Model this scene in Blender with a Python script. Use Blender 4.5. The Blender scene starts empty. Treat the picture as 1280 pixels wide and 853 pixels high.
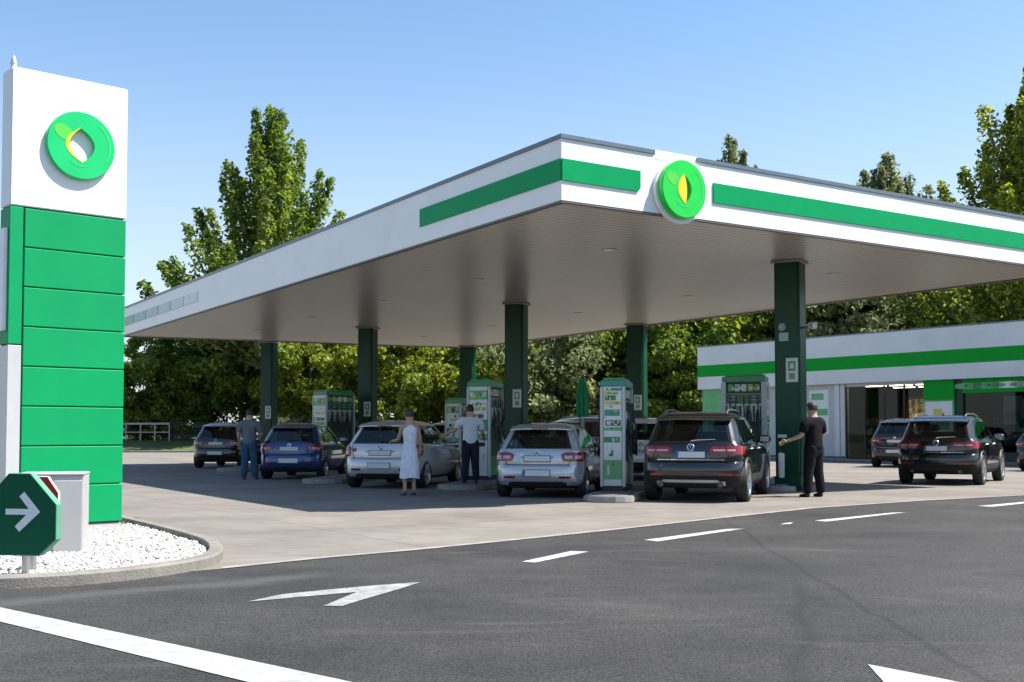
import bpy, bmesh, math, random
from mathutils import Vector, Matrix, noise
R = math.radians
rng = random.Random(7)
scene = bpy.context.scene
COL = scene.collection

# ------------------------------------------------------------------ camera
CAM_H, F, PX, PY = 1.27, 1408.0, 640.0, 484.5
TH = R(2.3)
cam = bpy.data.cameras.new('camera'); camo = bpy.data.objects.new('camera', cam); COL.objects.link(camo)
camo.location = (0, 0, CAM_H); camo.rotation_euler = (R(90) + TH, 0, 0)
cam.sensor_width = 36; cam.lens = F / 1280 * 36; cam.shift_y = 58 / 1280
cam.clip_end = 3000; cam.clip_start = 0.1
scene.camera = camo

def ray(px, py):
    a = (px - PX) / F; b = -(py - PY) / F
    return Vector((a, math.cos(TH) - b * math.sin(TH), math.sin(TH) + b * math.cos(TH)))
def at(px, py, z):                      # point of height z seen at a pixel of the photograph
    d = ray(px, py); t = (z - CAM_H) / d.z
    return Vector((d.x * t, d.y * t, z))
def G(px, py): return at(px, py, 0.0)
def dep(px, D, z=0.0):                  # point at depth D (m) in the column px
    return Vector(((px - PX) / F * D, D, z))
def V2(v): return Vector((v[0], v[1]))

# ------------------------------------------------------------------ materials
def nt(name):
    m = bpy.data.materials.new(name); m.use_nodes = True
    t = m.node_tree; t.nodes.clear()
    o = t.nodes.new('ShaderNodeOutputMaterial')
    return m, t, o
def nd(t, typ, **k):
    n = t.nodes.new(typ)
    for a, b in k.items():
        if a in n.inputs: n.inputs[a].default_value = b
        else: setattr(n, a, b)
    return n
MATS = {}
def pm(name, col, rough=.5, metal=0., var=.08, scale=3., bump=0., bscale=40., coat=0., spec=.5, dirt=None, dscale=1.2, damt=.5):
    if name in MATS: return MATS[name]
    m, t, o = nt(name); L = t.links.new
    p = nd(t, 'ShaderNodeBsdfPrincipled'); L(p.outputs[0], o.inputs[0])
    p.inputs['Metallic'].default_value = metal
    p.inputs['Coat Weight'].default_value = coat; p.inputs['Coat Roughness'].default_value = .04
    p.inputs['Specular IOR Level'].default_value = spec
    tc = nd(t, 'ShaderNodeTexCoord')
    n = nd(t, 'ShaderNodeTexNoise', Scale=scale, Detail=6.0, Roughness=.6); L(tc.outputs['Object'], n.inputs['Vector'])
    r = nd(t, 'ShaderNodeValToRGB'); L(n.outputs['Fac'], r.inputs[0])
    r.color_ramp.elements[0].position = .3; r.color_ramp.elements[1].position = .7
    r.color_ramp.elements[0].color = tuple(max(0, c * (1 - var)) for c in col[:3]) + (1,)
    r.color_ramp.elements[1].color = tuple(min(1, c * (1 + var)) for c in col[:3]) + (1,)
    out = r.outputs[0]
    if dirt:
        n2 = nd(t, 'ShaderNodeTexNoise', Scale=dscale, Detail=8.0, Roughness=.65); L(tc.outputs['Object'], n2.inputs['Vector'])
        r2 = nd(t, 'ShaderNodeValToRGB'); L(n2.outputs['Fac'], r2.inputs[0])
        r2.color_ramp.elements[0].position = .48; r2.color_ramp.elements[1].position = .72
        r2.color_ramp.elements[1].color = (damt,) * 3 + (1,)
        mx = nd(t, 'ShaderNodeMix', data_type='RGBA'); L(r2.outputs[0], mx.inputs[0]); L(out, mx.inputs[6]); mx.inputs[7].default_value = tuple(dirt) + (1,)
        out = mx.outputs[2]
    L(out, p.inputs['Base Color'])
    rr = nd(t, 'ShaderNodeMapRange'); L(n.outputs['Fac'], rr.inputs[0])
    rr.inputs[3].default_value = max(0, rough - .06); rr.inputs[4].default_value = min(1, rough + .06)
    L(rr.outputs[0], p.inputs['Roughness'])
    if bump:
        nb = nd(t, 'ShaderNodeTexNoise', Scale=bscale, Detail=4.0); L(tc.outputs['Object'], nb.inputs['Vector'])
        b = nd(t, 'ShaderNodeBump', Strength=bump, Distance=.02); L(nb.outputs['Fac'], b.inputs['Height']); L(b.outputs[0], p.inputs['Normal'])
    MATS[name] = m
    return m

def glass_mat(name, tint, gl=.06):
    m, t, o = nt(name); L = t.links.new
    tr = nd(t, 'ShaderNodeBsdfTransparent'); tr.inputs[0].default_value = tuple(tint) + (1,)
    g = nd(t, 'ShaderNodeBsdfGlossy'); g.inputs['Roughness'].default_value = .02; g.inputs[0].default_value = (.9, .95, .95, 1)
    f = nd(t, 'ShaderNodeLayerWeight', Blend=.5)
    p5 = nd(t, 'ShaderNodeMath', operation='POWER'); L(f.outputs['Facing'], p5.inputs[0]); p5.inputs[1].default_value = 4.0
    a = nd(t, 'ShaderNodeMath', operation='MULTIPLY_ADD', use_clamp=True); L(p5.outputs[0], a.inputs[0]); a.inputs[1].default_value = .9; a.inputs[2].default_value = gl
    mx = nd(t, 'ShaderNodeMixShader'); L(a.outputs[0], mx.inputs[0]); L(tr.outputs[0], mx.inputs[1]); L(g.outputs[0], mx.inputs[2])
    L(mx.outputs[0], o.inputs[0]); MATS[name] = m
    return m

def leaf_mat(name, c0, c1, tr=.5):
    m, t, o = nt(name); L = t.links.new
    geo = nd(t, 'ShaderNodeNewGeometry')
    n = nd(t, 'ShaderNodeTexNoise', Scale=.55, Detail=3.0); L(geo.outputs['Position'], n.inputs['Vector'])
    ad = nd(t, 'ShaderNodeMath', operation='ADD'); L(n.outputs['Fac'], ad.inputs[0])
    sc = nd(t, 'ShaderNodeMath', operation='MULTIPLY_ADD'); L(geo.outputs['Random Per Island'], sc.inputs[0]); sc.inputs[1].default_value = .5; sc.inputs[2].default_value = -.25
    L(sc.outputs[0], ad.inputs[1])
    r = nd(t, 'ShaderNodeValToRGB'); L(ad.outputs[0], r.inputs[0])
    r.color_ramp.elements[0].position = .3; r.color_ramp.elements[0].color = tuple(c0) + (1,)
    r.color_ramp.elements[1].position = .72; r.color_ramp.elements[1].color = tuple(c1) + (1,)
    d = nd(t, 'ShaderNodeBsdfPrincipled', Roughness=.5); d.inputs['Specular IOR Level'].default_value = .35
    L(r.outputs[0], d.inputs['Base Color'])
    tl = nd(t, 'ShaderNodeBsdfTranslucent')
    hs = nd(t, 'ShaderNodeHueSaturation', Value=1.6, Saturation=1.1); L(r.outputs[0], hs.inputs['Color']); L(hs.outputs[0], tl.inputs[0])
    mx = nd(t, 'ShaderNodeMixShader'); mx.inputs[0].default_value = tr
    L(d.outputs[0], mx.inputs[1]); L(tl.outputs[0], mx.inputs[2]); L(mx.outputs[0], o.inputs[0])
    MATS[name] = m
    return m

# ------------------------------------------------------------------ mesh builder
class MB:
    def __init__(s): s.v = []; s.f = []; s.m = []
    def add(s, vs, fs, m=0):
        b = len(s.v); s.v += [Vector(v) for v in vs]
        for f in fs: s.f.append([b + i for i in f]); s.m.append(m)
    def box(s, c, sz, rz=0., m=0, M=None):
        x, y, z = (k / 2 for k in sz)
        vs = [Vector((a, b, d)) for d in (-z, z) for a, b in ((-x, -y), (x, -y), (x, y), (-x, y))]
        rot = M if M is not None else Matrix.Rotation(rz, 3, 'Z')
        vs = [rot @ v + Vector(c) for v in vs]
        s.add(vs, [(3, 2, 1, 0), (4, 5, 6, 7), (0, 1, 5, 4), (1, 2, 6, 5), (2, 3, 7, 6), (3, 0, 4, 7)], m)
    def bx(s, x0, x1, y0, y1, z0, z1, m=0):
        s.box(((x0 + x1) / 2, (y0 + y1) / 2, (z0 + z1) / 2), (x1 - x0, y1 - y0, z1 - z0), 0, m)
    def prism(s, poly, z0, z1, m=0, top=True, bottom=True):
        s.ext([Vector((p[0], p[1], z0)) for p in poly], Vector((0, 0, z1 - z0)), m, top, bottom)
    def ext(s, poly, vec, m=0, top=True, bottom=True):
        n = len(poly); P = [Vector(p) for p in poly]
        nrm = Vector((0, 0, 0))
        for i in range(n): nrm += P[i].cross(P[(i + 1) % n])
        if nrm.dot(vec) < 0: P.reverse()
        vs = P + [p + vec for p in P]
        fs = [(i, (i + 1) % n, n + (i + 1) % n, n + i) for i in range(n)]
        if bottom: fs.append(tuple(range(n - 1, -1, -1)))
        if top: fs.append(tuple(range(n, 2 * n)))
        s.add(vs, fs, m)
    def tube(s, pts, r, n=8, m=0, cap=True):
        P = [Vector(p) for p in pts]; k = len(P)
        rs = r if isinstance(r, (list, tuple)) else [r] * k
        vs = []; up = None
        for i in range(k):
            d = (P[min(i + 1, k - 1)] - P[max(i - 1, 0)])
            d = d.normalized() if d.length > 1e-9 else Vector((0, 0, 1))
            if up is None: up = d.orthogonal().normalized()
            up = (up - d * up.dot(d)); up = up.normalized() if up.length > 1e-6 else d.orthogonal().normalized()
            w = d.cross(up)
            for j in range(n):
                a = 2 * math.pi * j / n
                vs.append(P[i] + (up * math.cos(a) + w * math.sin(a)) * rs[i])
        fs = [(i * n + j, i * n + (j + 1) % n, (i + 1) * n + (j + 1) % n, (i + 1) * n + j) for i in range(k - 1) for j in range(n)]
        if cap: fs += [tuple(range(n - 1, -1, -1)), tuple((k - 1) * n + j for j in range(n))]
        s.add(vs, fs, m)
    def lathe(s, prof, n=24, c=(0, 0, 0), axis='z', m=0):
        vs = []; k = len(prof); c = Vector(c)
        for r, z in prof:
            for j in range(n):
                a = 2 * math.pi * j / n; x, y = r * math.cos(a), r * math.sin(a)
                vs.append(c + (Vector((x, y, z)) if axis == 'z' else Vector((z, x, y)) if axis == 'x' else Vector((y, z, x))))
        fs = [(i * n + j, i * n + (j + 1) % n, (i + 1) * n + (j + 1) % n, (i + 1) * n + j) for i in range(k - 1) for j in range(n)]
        s.add(vs, fs, m)
    def build(s, name, mats, parent=None, loc=None, rz=0., smooth=None, bevel=0., seg=1, weld=False, rot=None):
        me = bpy.data.meshes.new(name)
        me.from_pydata([tuple(v) for v in s.v], [], s.f)
        mats = mats if isinstance(mats, (list, tuple)) else [mats]
        for q in mats: me.materials.append(q)
        me.polygons.foreach_set('material_index', s.m); me.update()
        if bevel or weld:
            bm = bmesh.new(); bm.from_mesh(me)
            if weld: bmesh.ops.remove_doubles(bm, verts=bm.verts, dist=1e-4)
            if bevel:
                es = [e for e in bm.edges if len(e.link_faces) == 2 and e.calc_face_angle(0) > R(30)]
                bmesh.ops.bevel(bm, geom=es, offset=bevel, segments=seg, affect='EDGES', clamp_overlap=True)
            bm.to_mesh(me); bm.free()
        if smooth is not None: shade(me, smooth)
        o = bpy.data.objects.new(name, me); COL.objects.link(o)
        if parent: o.parent = parent
        if loc is not None: o.location = loc
        if rot is not None: o.rotation_euler = rot
        elif rz: o.rotation_euler = (0, 0, rz)
        return o
def shade(me, ang=35):
    me.polygons.foreach_set('use_smooth', [True] * len(me.polygons))
    me.set_sharp_from_angle(angle=R(ang))
def tag(o, label=None, cat=None, group=None, kind=None):
    if label: o['label'] = label
    if cat: o['category'] = cat
    if group: o['group'] = group
    if kind: o['kind'] = kind
    return o
def thing(name, label, cat, loc=(0, 0, 0), rz=0., group=None):
    o = bpy.data.objects.new(name, None); COL.objects.link(o); o.empty_display_size = .2
    o.location = loc; o.rotation_euler = (0, 0, rz)
    return tag(o, label, cat, group)
def dup(root, loc, rz, label, group=None, scale=None):
    r = root.copy(); COL.objects.link(r); r.location = loc; r.rotation_euler = (0, 0, rz); r['label'] = label
    if group: r['group'] = group
    if scale: r.scale = scale
    for ch in list(root.children):
        c = ch.copy(); COL.objects.link(c); c.parent = r
        for g in list(ch.children):
            d = g.copy(); COL.objects.link(d); d.parent = c
    return r
def structure(o): o['kind'] = 'structure'; return o
# ------------------------------------------------------------------ light
SUN = Vector((3.98, -.12, 6.0)).normalized()
el, az = math.asin(SUN.z), math.atan2(SUN.x, SUN.y)
w = bpy.data.worlds.new('World'); scene.world = w; w.use_nodes = True
t = w.node_tree; bg = t.nodes['Background']
sky = t.nodes.new('ShaderNodeTexSky'); sky.sky_type = 'NISHITA'; sky.sun_disc = False
sky.sun_elevation = el; sky.sun_rotation = az; sky.air_density = 1.0; sky.dust_density = 1.0; sky.ozone_density = 1.0; sky.altitude = 100
hz_ = nd(t, 'ShaderNodeMix', data_type='RGBA', blend_type='MULTIPLY'); hz_.inputs[0].default_value = 1; hz_.inputs[7].default_value = (.88, 1.02, 1.09, 1)   # a clearer, bluer air than the default
t.links.new(sky.outputs[0], hz_.inputs[6]); 
wtc = nd(t, 'ShaderNodeTexCoord'); wsp = nd(t, 'ShaderNodeSeparateXYZ'); t.links.new(wtc.outputs['Generated'], wsp.inputs[0])
wmr = nd(t, 'ShaderNodeMapRange', interpolation_type='SMOOTHSTEP'); t.links.new(wsp.outputs[2], wmr.inputs[0])      # milky air low over the horizon
wmr.inputs[1].default_value = .02; wmr.inputs[2].default_value = .36; wmr.inputs[3].default_value = .62; wmr.inputs[4].default_value = 0
wmx = nd(t, 'ShaderNodeMix', data_type='RGBA'); t.links.new(wmr.outputs[0], wmx.inputs[0]); t.links.new(hz_.outputs[2], wmx.inputs[6]); wmx.inputs[7].default_value = (4.3, 4.5, 4.7, 1)
t.links.new(wmx.outputs[2], bg.inputs[0]); bg.inputs[1].default_value = .094
sl = bpy.data.lights.new('sun', 'SUN'); so = bpy.data.objects.new('sun', sl); COL.objects.link(so)
sl.energy = 4.8; sl.angle = R(.5); sl.color = (1, .95, .87); so.rotation_euler = SUN.to_track_quat('Z', 'Y').to_euler(); so.location = (20, 0, 40)
vs_ = scene.view_settings; vs_.view_transform = 'Standard'; vs_.look = 'None'; vs_.exposure = 1.12; vs_.gamma = 1; vs_.use_curve_mapping = False
scene.cycles.use_denoising = True
try: scene.cycles.denoiser = 'OPENIMAGEDENOISE'
except Exception: pass
scene.cycles.max_bounces = 8; scene.cycles.diffuse_bounces = 3; scene.cycles.transparent_max_bounces = 12
scene.cycles.caustics_reflective = False; scene.cycles.caustics_refractive = False
scene.cycles.sample_clamp_indirect = 6

# shared materials
white = pm('white_panel_paint', (.83, .83, .83), .4, spec=.3, var=.02, scale=1.5, dirt=(.62, .61, .58), damt=.25, dscale=.8)
green = pm('green_panel_paint', (.0, .285, .095), .5, spec=.2, var=.05, scale=1.2, dirt=(.01, .2, .09), damt=.35, dscale=.9)
green_band = pm('green_band_paint', (.0, .29, .095), .45, spec=.12, var=.05)
dkgreen = pm('dark_green_paint', (.001, .046, .020), .34, var=.15, scale=2, spec=.35)
ltgrey = pm('light_grey_metal', (.52, .52, .52), .4, .2, var=.06)
grey = pm('grey_metal', (.28, .29, .3), .4, .4, var=.1)
dark = pm('dark_plastic', (.018, .018, .019), .5, var=.2)
black = pm('black_rubber', (.012, .012, .012), .7, var=.25)
coping = pm('blue_grey_coping', (.14, .17, .20), .4, .3)
steel = pm('brushed_steel', (.55, .55, .56), .3, .9)
concrete_kerb = pm('kerb_concrete', (.20, .185, .163), .85, var=.2, scale=6, bump=.35, bscale=60, dirt=(.14, .13, .12), damt=.6)
# ================================================================== ground
def ground_mats():
    global asphalt, concrete, grassm
    # asphalt
    m, t, o = nt('asphalt'); L = t.links.new
    p = nd(t, 'ShaderNodeBsdfPrincipled'); L(p.outputs[0], o.inputs[0])
    geo = nd(t, 'ShaderNodeNewGeometry'); P = geo.outputs['Position']
    n1 = nd(t, 'ShaderNodeTexNoise', Scale=.35, Detail=8.0, Roughness=.65); L(P, n1.inputs['Vector'])
    r1 = nd(t, 'ShaderNodeValToRGB'); L(n1.outputs['Fac'], r1.inputs[0])
    r1.color_ramp.elements[0].position = .34; r1.color_ramp.elements[0].color = (.021, .0205, .021, 1)
    r1.color_ramp.elements[1].position = .70; r1.color_ramp.elements[1].color = (.054, .052, .050, 1)
    n2 = nd(t, 'ShaderNodeTexNoise', Scale=60.0, Detail=4.0, Roughness=.7); L(P, n2.inputs['Vector'])
    r2 = nd(t, 'ShaderNodeValToRGB'); L(n2.outputs['Fac'], r2.inputs[0])
    r2.color_ramp.elements[0].position = .36; r2.color_ramp.elements[0].color = (.3, .3, .3, 1)
    r2.color_ramp.elements[1].position = .68; r2.color_ramp.elements[1].color = (1.9, 1.85, 1.8, 1)
    mu = nd(t, 'ShaderNodeMix', data_type='RGBA', blend_type='MULTIPLY'); mu.inputs[0].default_value = 1; L(r1.outputs[0], mu.inputs[6]); L(r2.outputs[0], mu.inputs[7])
    out = mu.outputs[2]
    # worn sealed seams and tyre-worn strips crossing the road
    wob = nd(t, 'ShaderNodeTexNoise', Scale=.6, Detail=4.0); L(P, wob.inputs['Vector'])
    def seam(a, b, width, wobble, val, out):
        a, b = V2(a), V2(b); d = (b - a).normalized(); n = Vector((-d.y, d.x))
        dt = nd(t, 'ShaderNodeVectorMath', operation='DOT_PRODUCT'); L(P, dt.inputs[0]); dt.inputs[1].default_value = (n.x, n.y, 0)
        s1 = nd(t, 'ShaderNodeMath', operation='SUBTRACT'); L(dt.outputs['Value'], s1.inputs[0]); s1.inputs[1].default_value = n.dot(a)
        w1 = nd(t, 'ShaderNodeMath', operation='MULTIPLY_ADD'); L(wob.outputs['Fac'], w1.inputs[0]); w1.inputs[1].default_value = wobble; L(s1.outputs[0], w1.inputs[2])
        w2 = nd(t, 'ShaderNodeMath', operation='ADD'); L(w1.outputs[0], w2.inputs[0]); w2.inputs[1].default_value = -wobble / 2
        ab = nd(t, 'ShaderNodeMath', operation='ABSOLUTE'); L(w2.outputs[0], ab.inputs[0])
        mr = nd(t, 'ShaderNodeMapRange', interpolation_type='SMOOTHSTEP'); L(ab.outputs[0], mr.inputs[0]); mr.inputs[1].default_value = 0; mr.inputs[2].default_value = width
        mr.inputs[3].default_value = 1; mr.inputs[4].default_value = 0
        dt2 = nd(t, 'ShaderNodeVectorMath', operation='DOT_PRODUCT'); L(P, dt2.inputs[0]); dt2.inputs[1].default_value = (d.x, d.y, 0)
        m2 = nd(t, 'ShaderNodeMapRange', interpolation_type='SMOOTHSTEP'); L(dt2.outputs['Value'], m2.inputs[0])
        lo, hi = d.dot(a), d.dot(b); m2.inputs[1].default_value = hi; m2.inputs[2].default_value = hi - .6
        m3 = nd(t, 'ShaderNodeMath', operation='MULTIPLY'); L(mr.outputs[0], m3.inputs[0]); L(m2.outputs[0], m3.inputs[1])
        m4 = nd(t, 'ShaderNodeMath', operation='MULTIPLY'); L(m3.outputs[0], m4.inputs[0]); L(r1.outputs[0], m4.inputs[1]); m4.inputs[1].default_value = 1
        rr = nd(t, 'ShaderNodeMath', operation='MULTIPLY'); L(m3.outputs[0], rr.inputs[0]); rr.inputs[1].default_value = .42
        x = nd(t, 'ShaderNodeMix', data_type='RGBA'); L(rr.outputs[0], x.inputs[0]); L(out, x.inputs[6]); x.inputs[7].default_value = (val, val, val, 1)
        return x.outputs[2]
    out = seam(G(1230, 853), G(905, 650), .05, .25, .008, out)
    out = seam(G(1010, 900), G(1000, 722), .10, .5, .012, out)
    out = seam(G(120, 745), G(430, 716), .30, .9, .105, out)
    # pale scuffs
    n4 = nd(t, 'ShaderNodeTexNoise', Scale=.8, Detail=7.0, Roughness=.7, Distortion=1.2)
    mp = nd(t, 'ShaderNodeMapping'); mp.inputs['Scale'].default_value = (.35, 1.2, 1); L(P, mp.inputs['Vector']); L(mp.outputs[0], n4.inputs['Vector'])
    r4 = nd(t, 'ShaderNodeValToRGB'); L(n4.outputs['Fac'], r4.inputs[0]); r4.color_ramp.elements[0].position = .55; r4.color_ramp.elements[1].position = .8
    r4.color_ramp.elements[1].color = (.5, .5, .5, 1)
    x = nd(t, 'ShaderNodeMix', data_type='RGBA'); L(r4.outputs[0], x.inputs[0]); L(out, x.inputs[6]); x.inputs[7].default_value = (.12, .11, .10, 1); out = x.outputs[2]
    L(out, p.inputs['Base Color']); p.inputs['Roughness'].default_value = .8; p.inputs['Specular IOR Level'].default_value = .3
    b = nd(t, 'ShaderNodeBump', Strength=.55, Distance=.012); L(n2.outputs['Fac'], b.inputs['Height']); L(b.outputs[0], p.inputs['Normal'])
    asphalt = m
    # concrete forecourt
    m, t, o = nt('forecourt_concrete'); L = t.links.new
    p = nd(t, 'ShaderNodeBsdfPrincipled', Roughness=.85); L(p.outputs[0], o.inputs[0]); p.inputs['Specular IOR Level'].default_value = .25
    geo = nd(t, 'ShaderNodeNewGeometry'); P = geo.outputs['Position']
    n1 = nd(t, 'ShaderNodeTexNoise', Scale=.5, Detail=9.0, Roughness=.68); L(P, n1.inputs['Vector'])
    r1 = nd(t, 'ShaderNodeValToRGB'); L(n1.outputs['Fac'], r1.inputs[0])
    r1.color_ramp.elements[0].position = .33; r1.color_ramp.elements[0].color = (.150, .135, .119, 1)
    r1.color_ramp.elements[1].position = .66; r1.color_ramp.elements[1].color = (.226, .204, .180, 1)
    # brushed drag marks along the lanes
    mp = nd(t, 'ShaderNodeMapping'); mp.inputs['Rotation'].default_value = (0, 0, R(-20)); mp.inputs['Scale'].default_value = (1.2, 9, 1); L(P, mp.inputs['Vector'])
    n2 = nd(t, 'ShaderNodeTexNoise', Scale=1.6, Detail=8.0, Roughness=.75); L(mp.outputs[0], n2.inputs['Vector'])
    r2 = nd(t, 'ShaderNodeValToRGB'); L(n2.outputs['Fac'], r2.inputs[0]); r2.color_ramp.elements[0].position = .3; r2.color_ramp.elements[0].color = (.72, .72, .72, 1)
    r2.color_ramp.elements[1].position = .7; r2.color_ramp.elements[1].color = (1.2, 1.2, 1.2, 1)
    mu = nd(t, 'ShaderNodeMix', data_type='RGBA', blend_type='MULTIPLY'); mu.inputs[0].default_value = 1; L(r1.outputs[0], mu.inputs[6]); L(r2.outputs[0], mu.inputs[7])
    # oil stains
    n3 = nd(t, 'ShaderNodeTexNoise', Scale=.9, Detail=5.0, Roughness=.55); L(P, n3.inputs['Vector'])
    r3 = nd(t, 'ShaderNodeValToRGB'); L(n3.outputs['Fac'], r3.inputs[0]); r3.color_ramp.elements[0].position = .6; r3.color_ramp.elements[1].position = .78; r3.color_ramp.elements[1].color = (.45, .45, .45, 1)
    x = nd(t, 'ShaderNodeMix', data_type='RGBA'); L(r3.outputs[0], x.inputs[0]); L(mu.outputs[2], x.inputs[6]); x.inputs[7].default_value = (.10, .09, .082, 1)
    # slab joints (two directions)
    out = x.outputs[2]
    for dirv, step, off in ((LB_DIR, 5.0, 1.3), (NL_DIR, 6.0, 2.2)):
        dt = nd(t, 'ShaderNodeVectorMath', operation='DOT_PRODUCT'); L(P, dt.inputs[0]); dt.inputs[1].default_value = (dirv.x / step, dirv.y / step, 0)
        ad = nd(t, 'ShaderNodeMath', operation='ADD'); L(dt.outputs['Value'], ad.inputs[0]); ad.inputs[1].default_value = off
        fr = nd(t, 'ShaderNodeMath', operation='FRACT'); L(ad.outputs[0], fr.inputs[0])
        sb = nd(t, 'ShaderNodeMath', operation='SUBTRACT'); L(fr.outputs[0], sb.inputs[0]); sb.inputs[1].default_value = .5
        ab = nd(t, 'ShaderNodeMath', operation='ABSOLUTE'); L(sb.outputs[0], ab.inputs[0])
        lt = nd(t, 'ShaderNodeMath', operation='LESS_THAN'); L(ab.outputs[0], lt.inputs[0]); lt.inputs[1].default_value = .012 / step
        ml = nd(t, 'ShaderNodeMath', operation='MULTIPLY'); L(lt.outputs[0], ml.inputs[0]); ml.inputs[1].default_value = .6
        y = nd(t, 'ShaderNodeMix', data_type='RGBA'); L(ml.outputs[0], y.inputs[0]); L(out, y.inputs[6]); y.inputs[7].default_value = (.07, .065, .06, 1); out = y.outputs[2]
    L(out, p.inputs['Base Color'])
    nb = nd(t, 'ShaderNodeTexNoise', Scale=60.0, Detail=4.0); L(P, nb.inputs['Vector'])
    b = nd(t, 'ShaderNodeBump', Strength=.3, Distance=.01); L(nb.outputs['Fac'], b.inputs['Height']); L(b.outputs[0], p.inputs['Normal'])
    concrete = m
    grassm = pm('grass_ground', (.055, .085, .018), .9, var=.6, scale=1.6, bump=.8, bscale=14, dirt=(.12, .10, .05), damt=.6, dscale=.5)

# canopy corners at soffit height, read off the photograph
ZS, ZT = 5.0, 6.0
cN, cL, cB = at(702, 250, ZS), at(150, 420.5, ZS), at(585, 435, ZS)
def isect(p, q, r, s):
    p, q, r, s = map(V2, (p, q, r, s)); d, e = q - p, s - r
    k = ((r - p).x * e.y - (r - p).y * e.x) / (d.x * e.y - d.y * e.x)
    return p + d * k
cR = isect(cN, at(1280, 330, ZS), cB, at(1280, 348, ZS)); cR = Vector((cR.x, cR.y, ZS))
NL_DIR = V2(cL - cN).normalized(); LB_DIR = V2(cR - cN).normalized()
print('CANOPY', [tuple(round(k, 2) for k in c) for c in (cN, cL, cB, cR)])
ground_mats()

def sheet(name, poly, z, mat):
    b = MB(); b.add([(p[0], p[1], z) for p in poly], [tuple(range(len(poly)))])
    o = b.build(name, mat)
    me = o.data
    if me.polygons[0].normal.z < 0: me.flip_normals()
    return structure(o)
sheet('ground', [(-700, -300), (700, -300), (700, 1200), (-700, 1200)], 0, grassm)
sheet('road', [(-90, -40), (90, -40), (90, 74), (-90, 74)], .004, asphalt)
edge = [(281, 712), (400, 699.5), (520, 689), (640, 677), (760, 664.5), (900, 649), (1020, 636), (1150, 627), (1280, 620)]
ed = [V2(G(*p)) for p in edge]
d0 = (ed[-1] - ed[-2]).normalized()
far = ed[-1] + d0 * 45
sheet('forecourt', ed + [far, (80, 72), (-80, 72), (-80, 14), (-20, 11.2), tuple(V2(G(230, 716)))], .008, concrete)
# pale channel strip along the edge of the concrete
pts = ed + [far]
b = MB()
for i in range(len(pts) - 1):
    a, c = pts[i], pts[i + 1]; n = Vector((-(c - a).y, (c - a).x)).normalized() * .11
    b.add([(a.x, a.y, .012), (c.x, c.y, .012), (c.x + n.x, c.y + n.y, .012), (a.x + n.x, a.y + n.y, .012)], [(0, 1, 2, 3)])
structure(b.build('kerb_strip', pm('pale_channel_concrete', (.27, .25, .225), .85, var=.25, scale=4)))

# road markings
worn_ = pm('worn_road_paint', (.27, .27, .265), .8, var=.25, scale=7, dirt=(.08, .08, .08), damt=.8, dscale=9)
paint_ = pm('road_paint', (.40, .40, .39), .7, var=.2, scale=9, dirt=(.16, .16, .155), damt=.75, dscale=7)
def marking(polys, z=.009, mt=None):
    b = MB()
    for poly in polys:
        P = [G(*p) for p in poly]; P = [Vector((p.x, p.y, z)) for p in P]
        nrm = sum((P[i].cross(P[(i + 1) % len(P)]).z for i in range(len(P))))
        if nrm < 0: P.reverse()
        b.add(P, [tuple(range(len(P)))])
    return structure(b.build('road_marking', mt or paint_))
marking([[(310, 753.5), (352, 744.5), (400, 739.5), (470, 733), (526, 729), (500, 737.5), (450, 752), (428, 759), (404, 759), (446, 741.5), (400, 745.5), (350, 750)]], mt=worn_)
for q in ([(652, 703.3), (669, 704.5), (736, 690.8), (714, 690)], [(805, 676), (822, 678), (930, 661.8), (909, 662.2)], [(975, 656.5), (982, 654.5), (992, 653.8), (988, 656)],
          [(1018, 651.6), (1033, 653), (1133, 641.3), (1114, 641.8)], [(1222, 633.3), (1240, 634.3), (1335, 624.5), (1316, 624.8)]):
    marking([q])
line_ = pm('scuffed_line_paint', (.37, .37, .365), .75, var=.2, scale=6, dirt=(.12, .12, .12), damt=.6, dscale=10)
marking([[(-60, 748), (-60, 764), (340, 862), (520, 872)]], mt=line_)
marking([[(1085, 832.5), (1185, 852), (1330, 884), (1120, 872)]], mt=line_)
# grass bank behind the station
def bank_z(x, y):
    k = min(1, max(0, (y - 73) / 9)); return .02 + .75 * k * k * (3 - 2 * k) + .06 * noise.noise(Vector((x * .3, y * .3, 0)))
b = MB(); nx, ny = 140, 14
for j in range(ny + 1):
    for i in range(nx + 1):
        x = -90 + 180 * i / nx; y = 72.2 + j * 2.2 if j < 8 else 89 + (j - 8) * 18
        b.v.append(Vector((x, y, bank_z(x, y) if j else -.05)))
for j in range(ny):
    for i in range(nx):
        k = j * (nx + 1) + i; b.f.append([k, k + 1, k + nx + 2, k + nx + 1]); b.m.append(0)
structure(b.build('grass_bank', grassm, smooth=60))
kb = MB(); kb.bx(-90, 90, 71.9, 72.15, 0, .13); structure(kb.build('kerb', concrete_kerb, bevel=.02))

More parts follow.
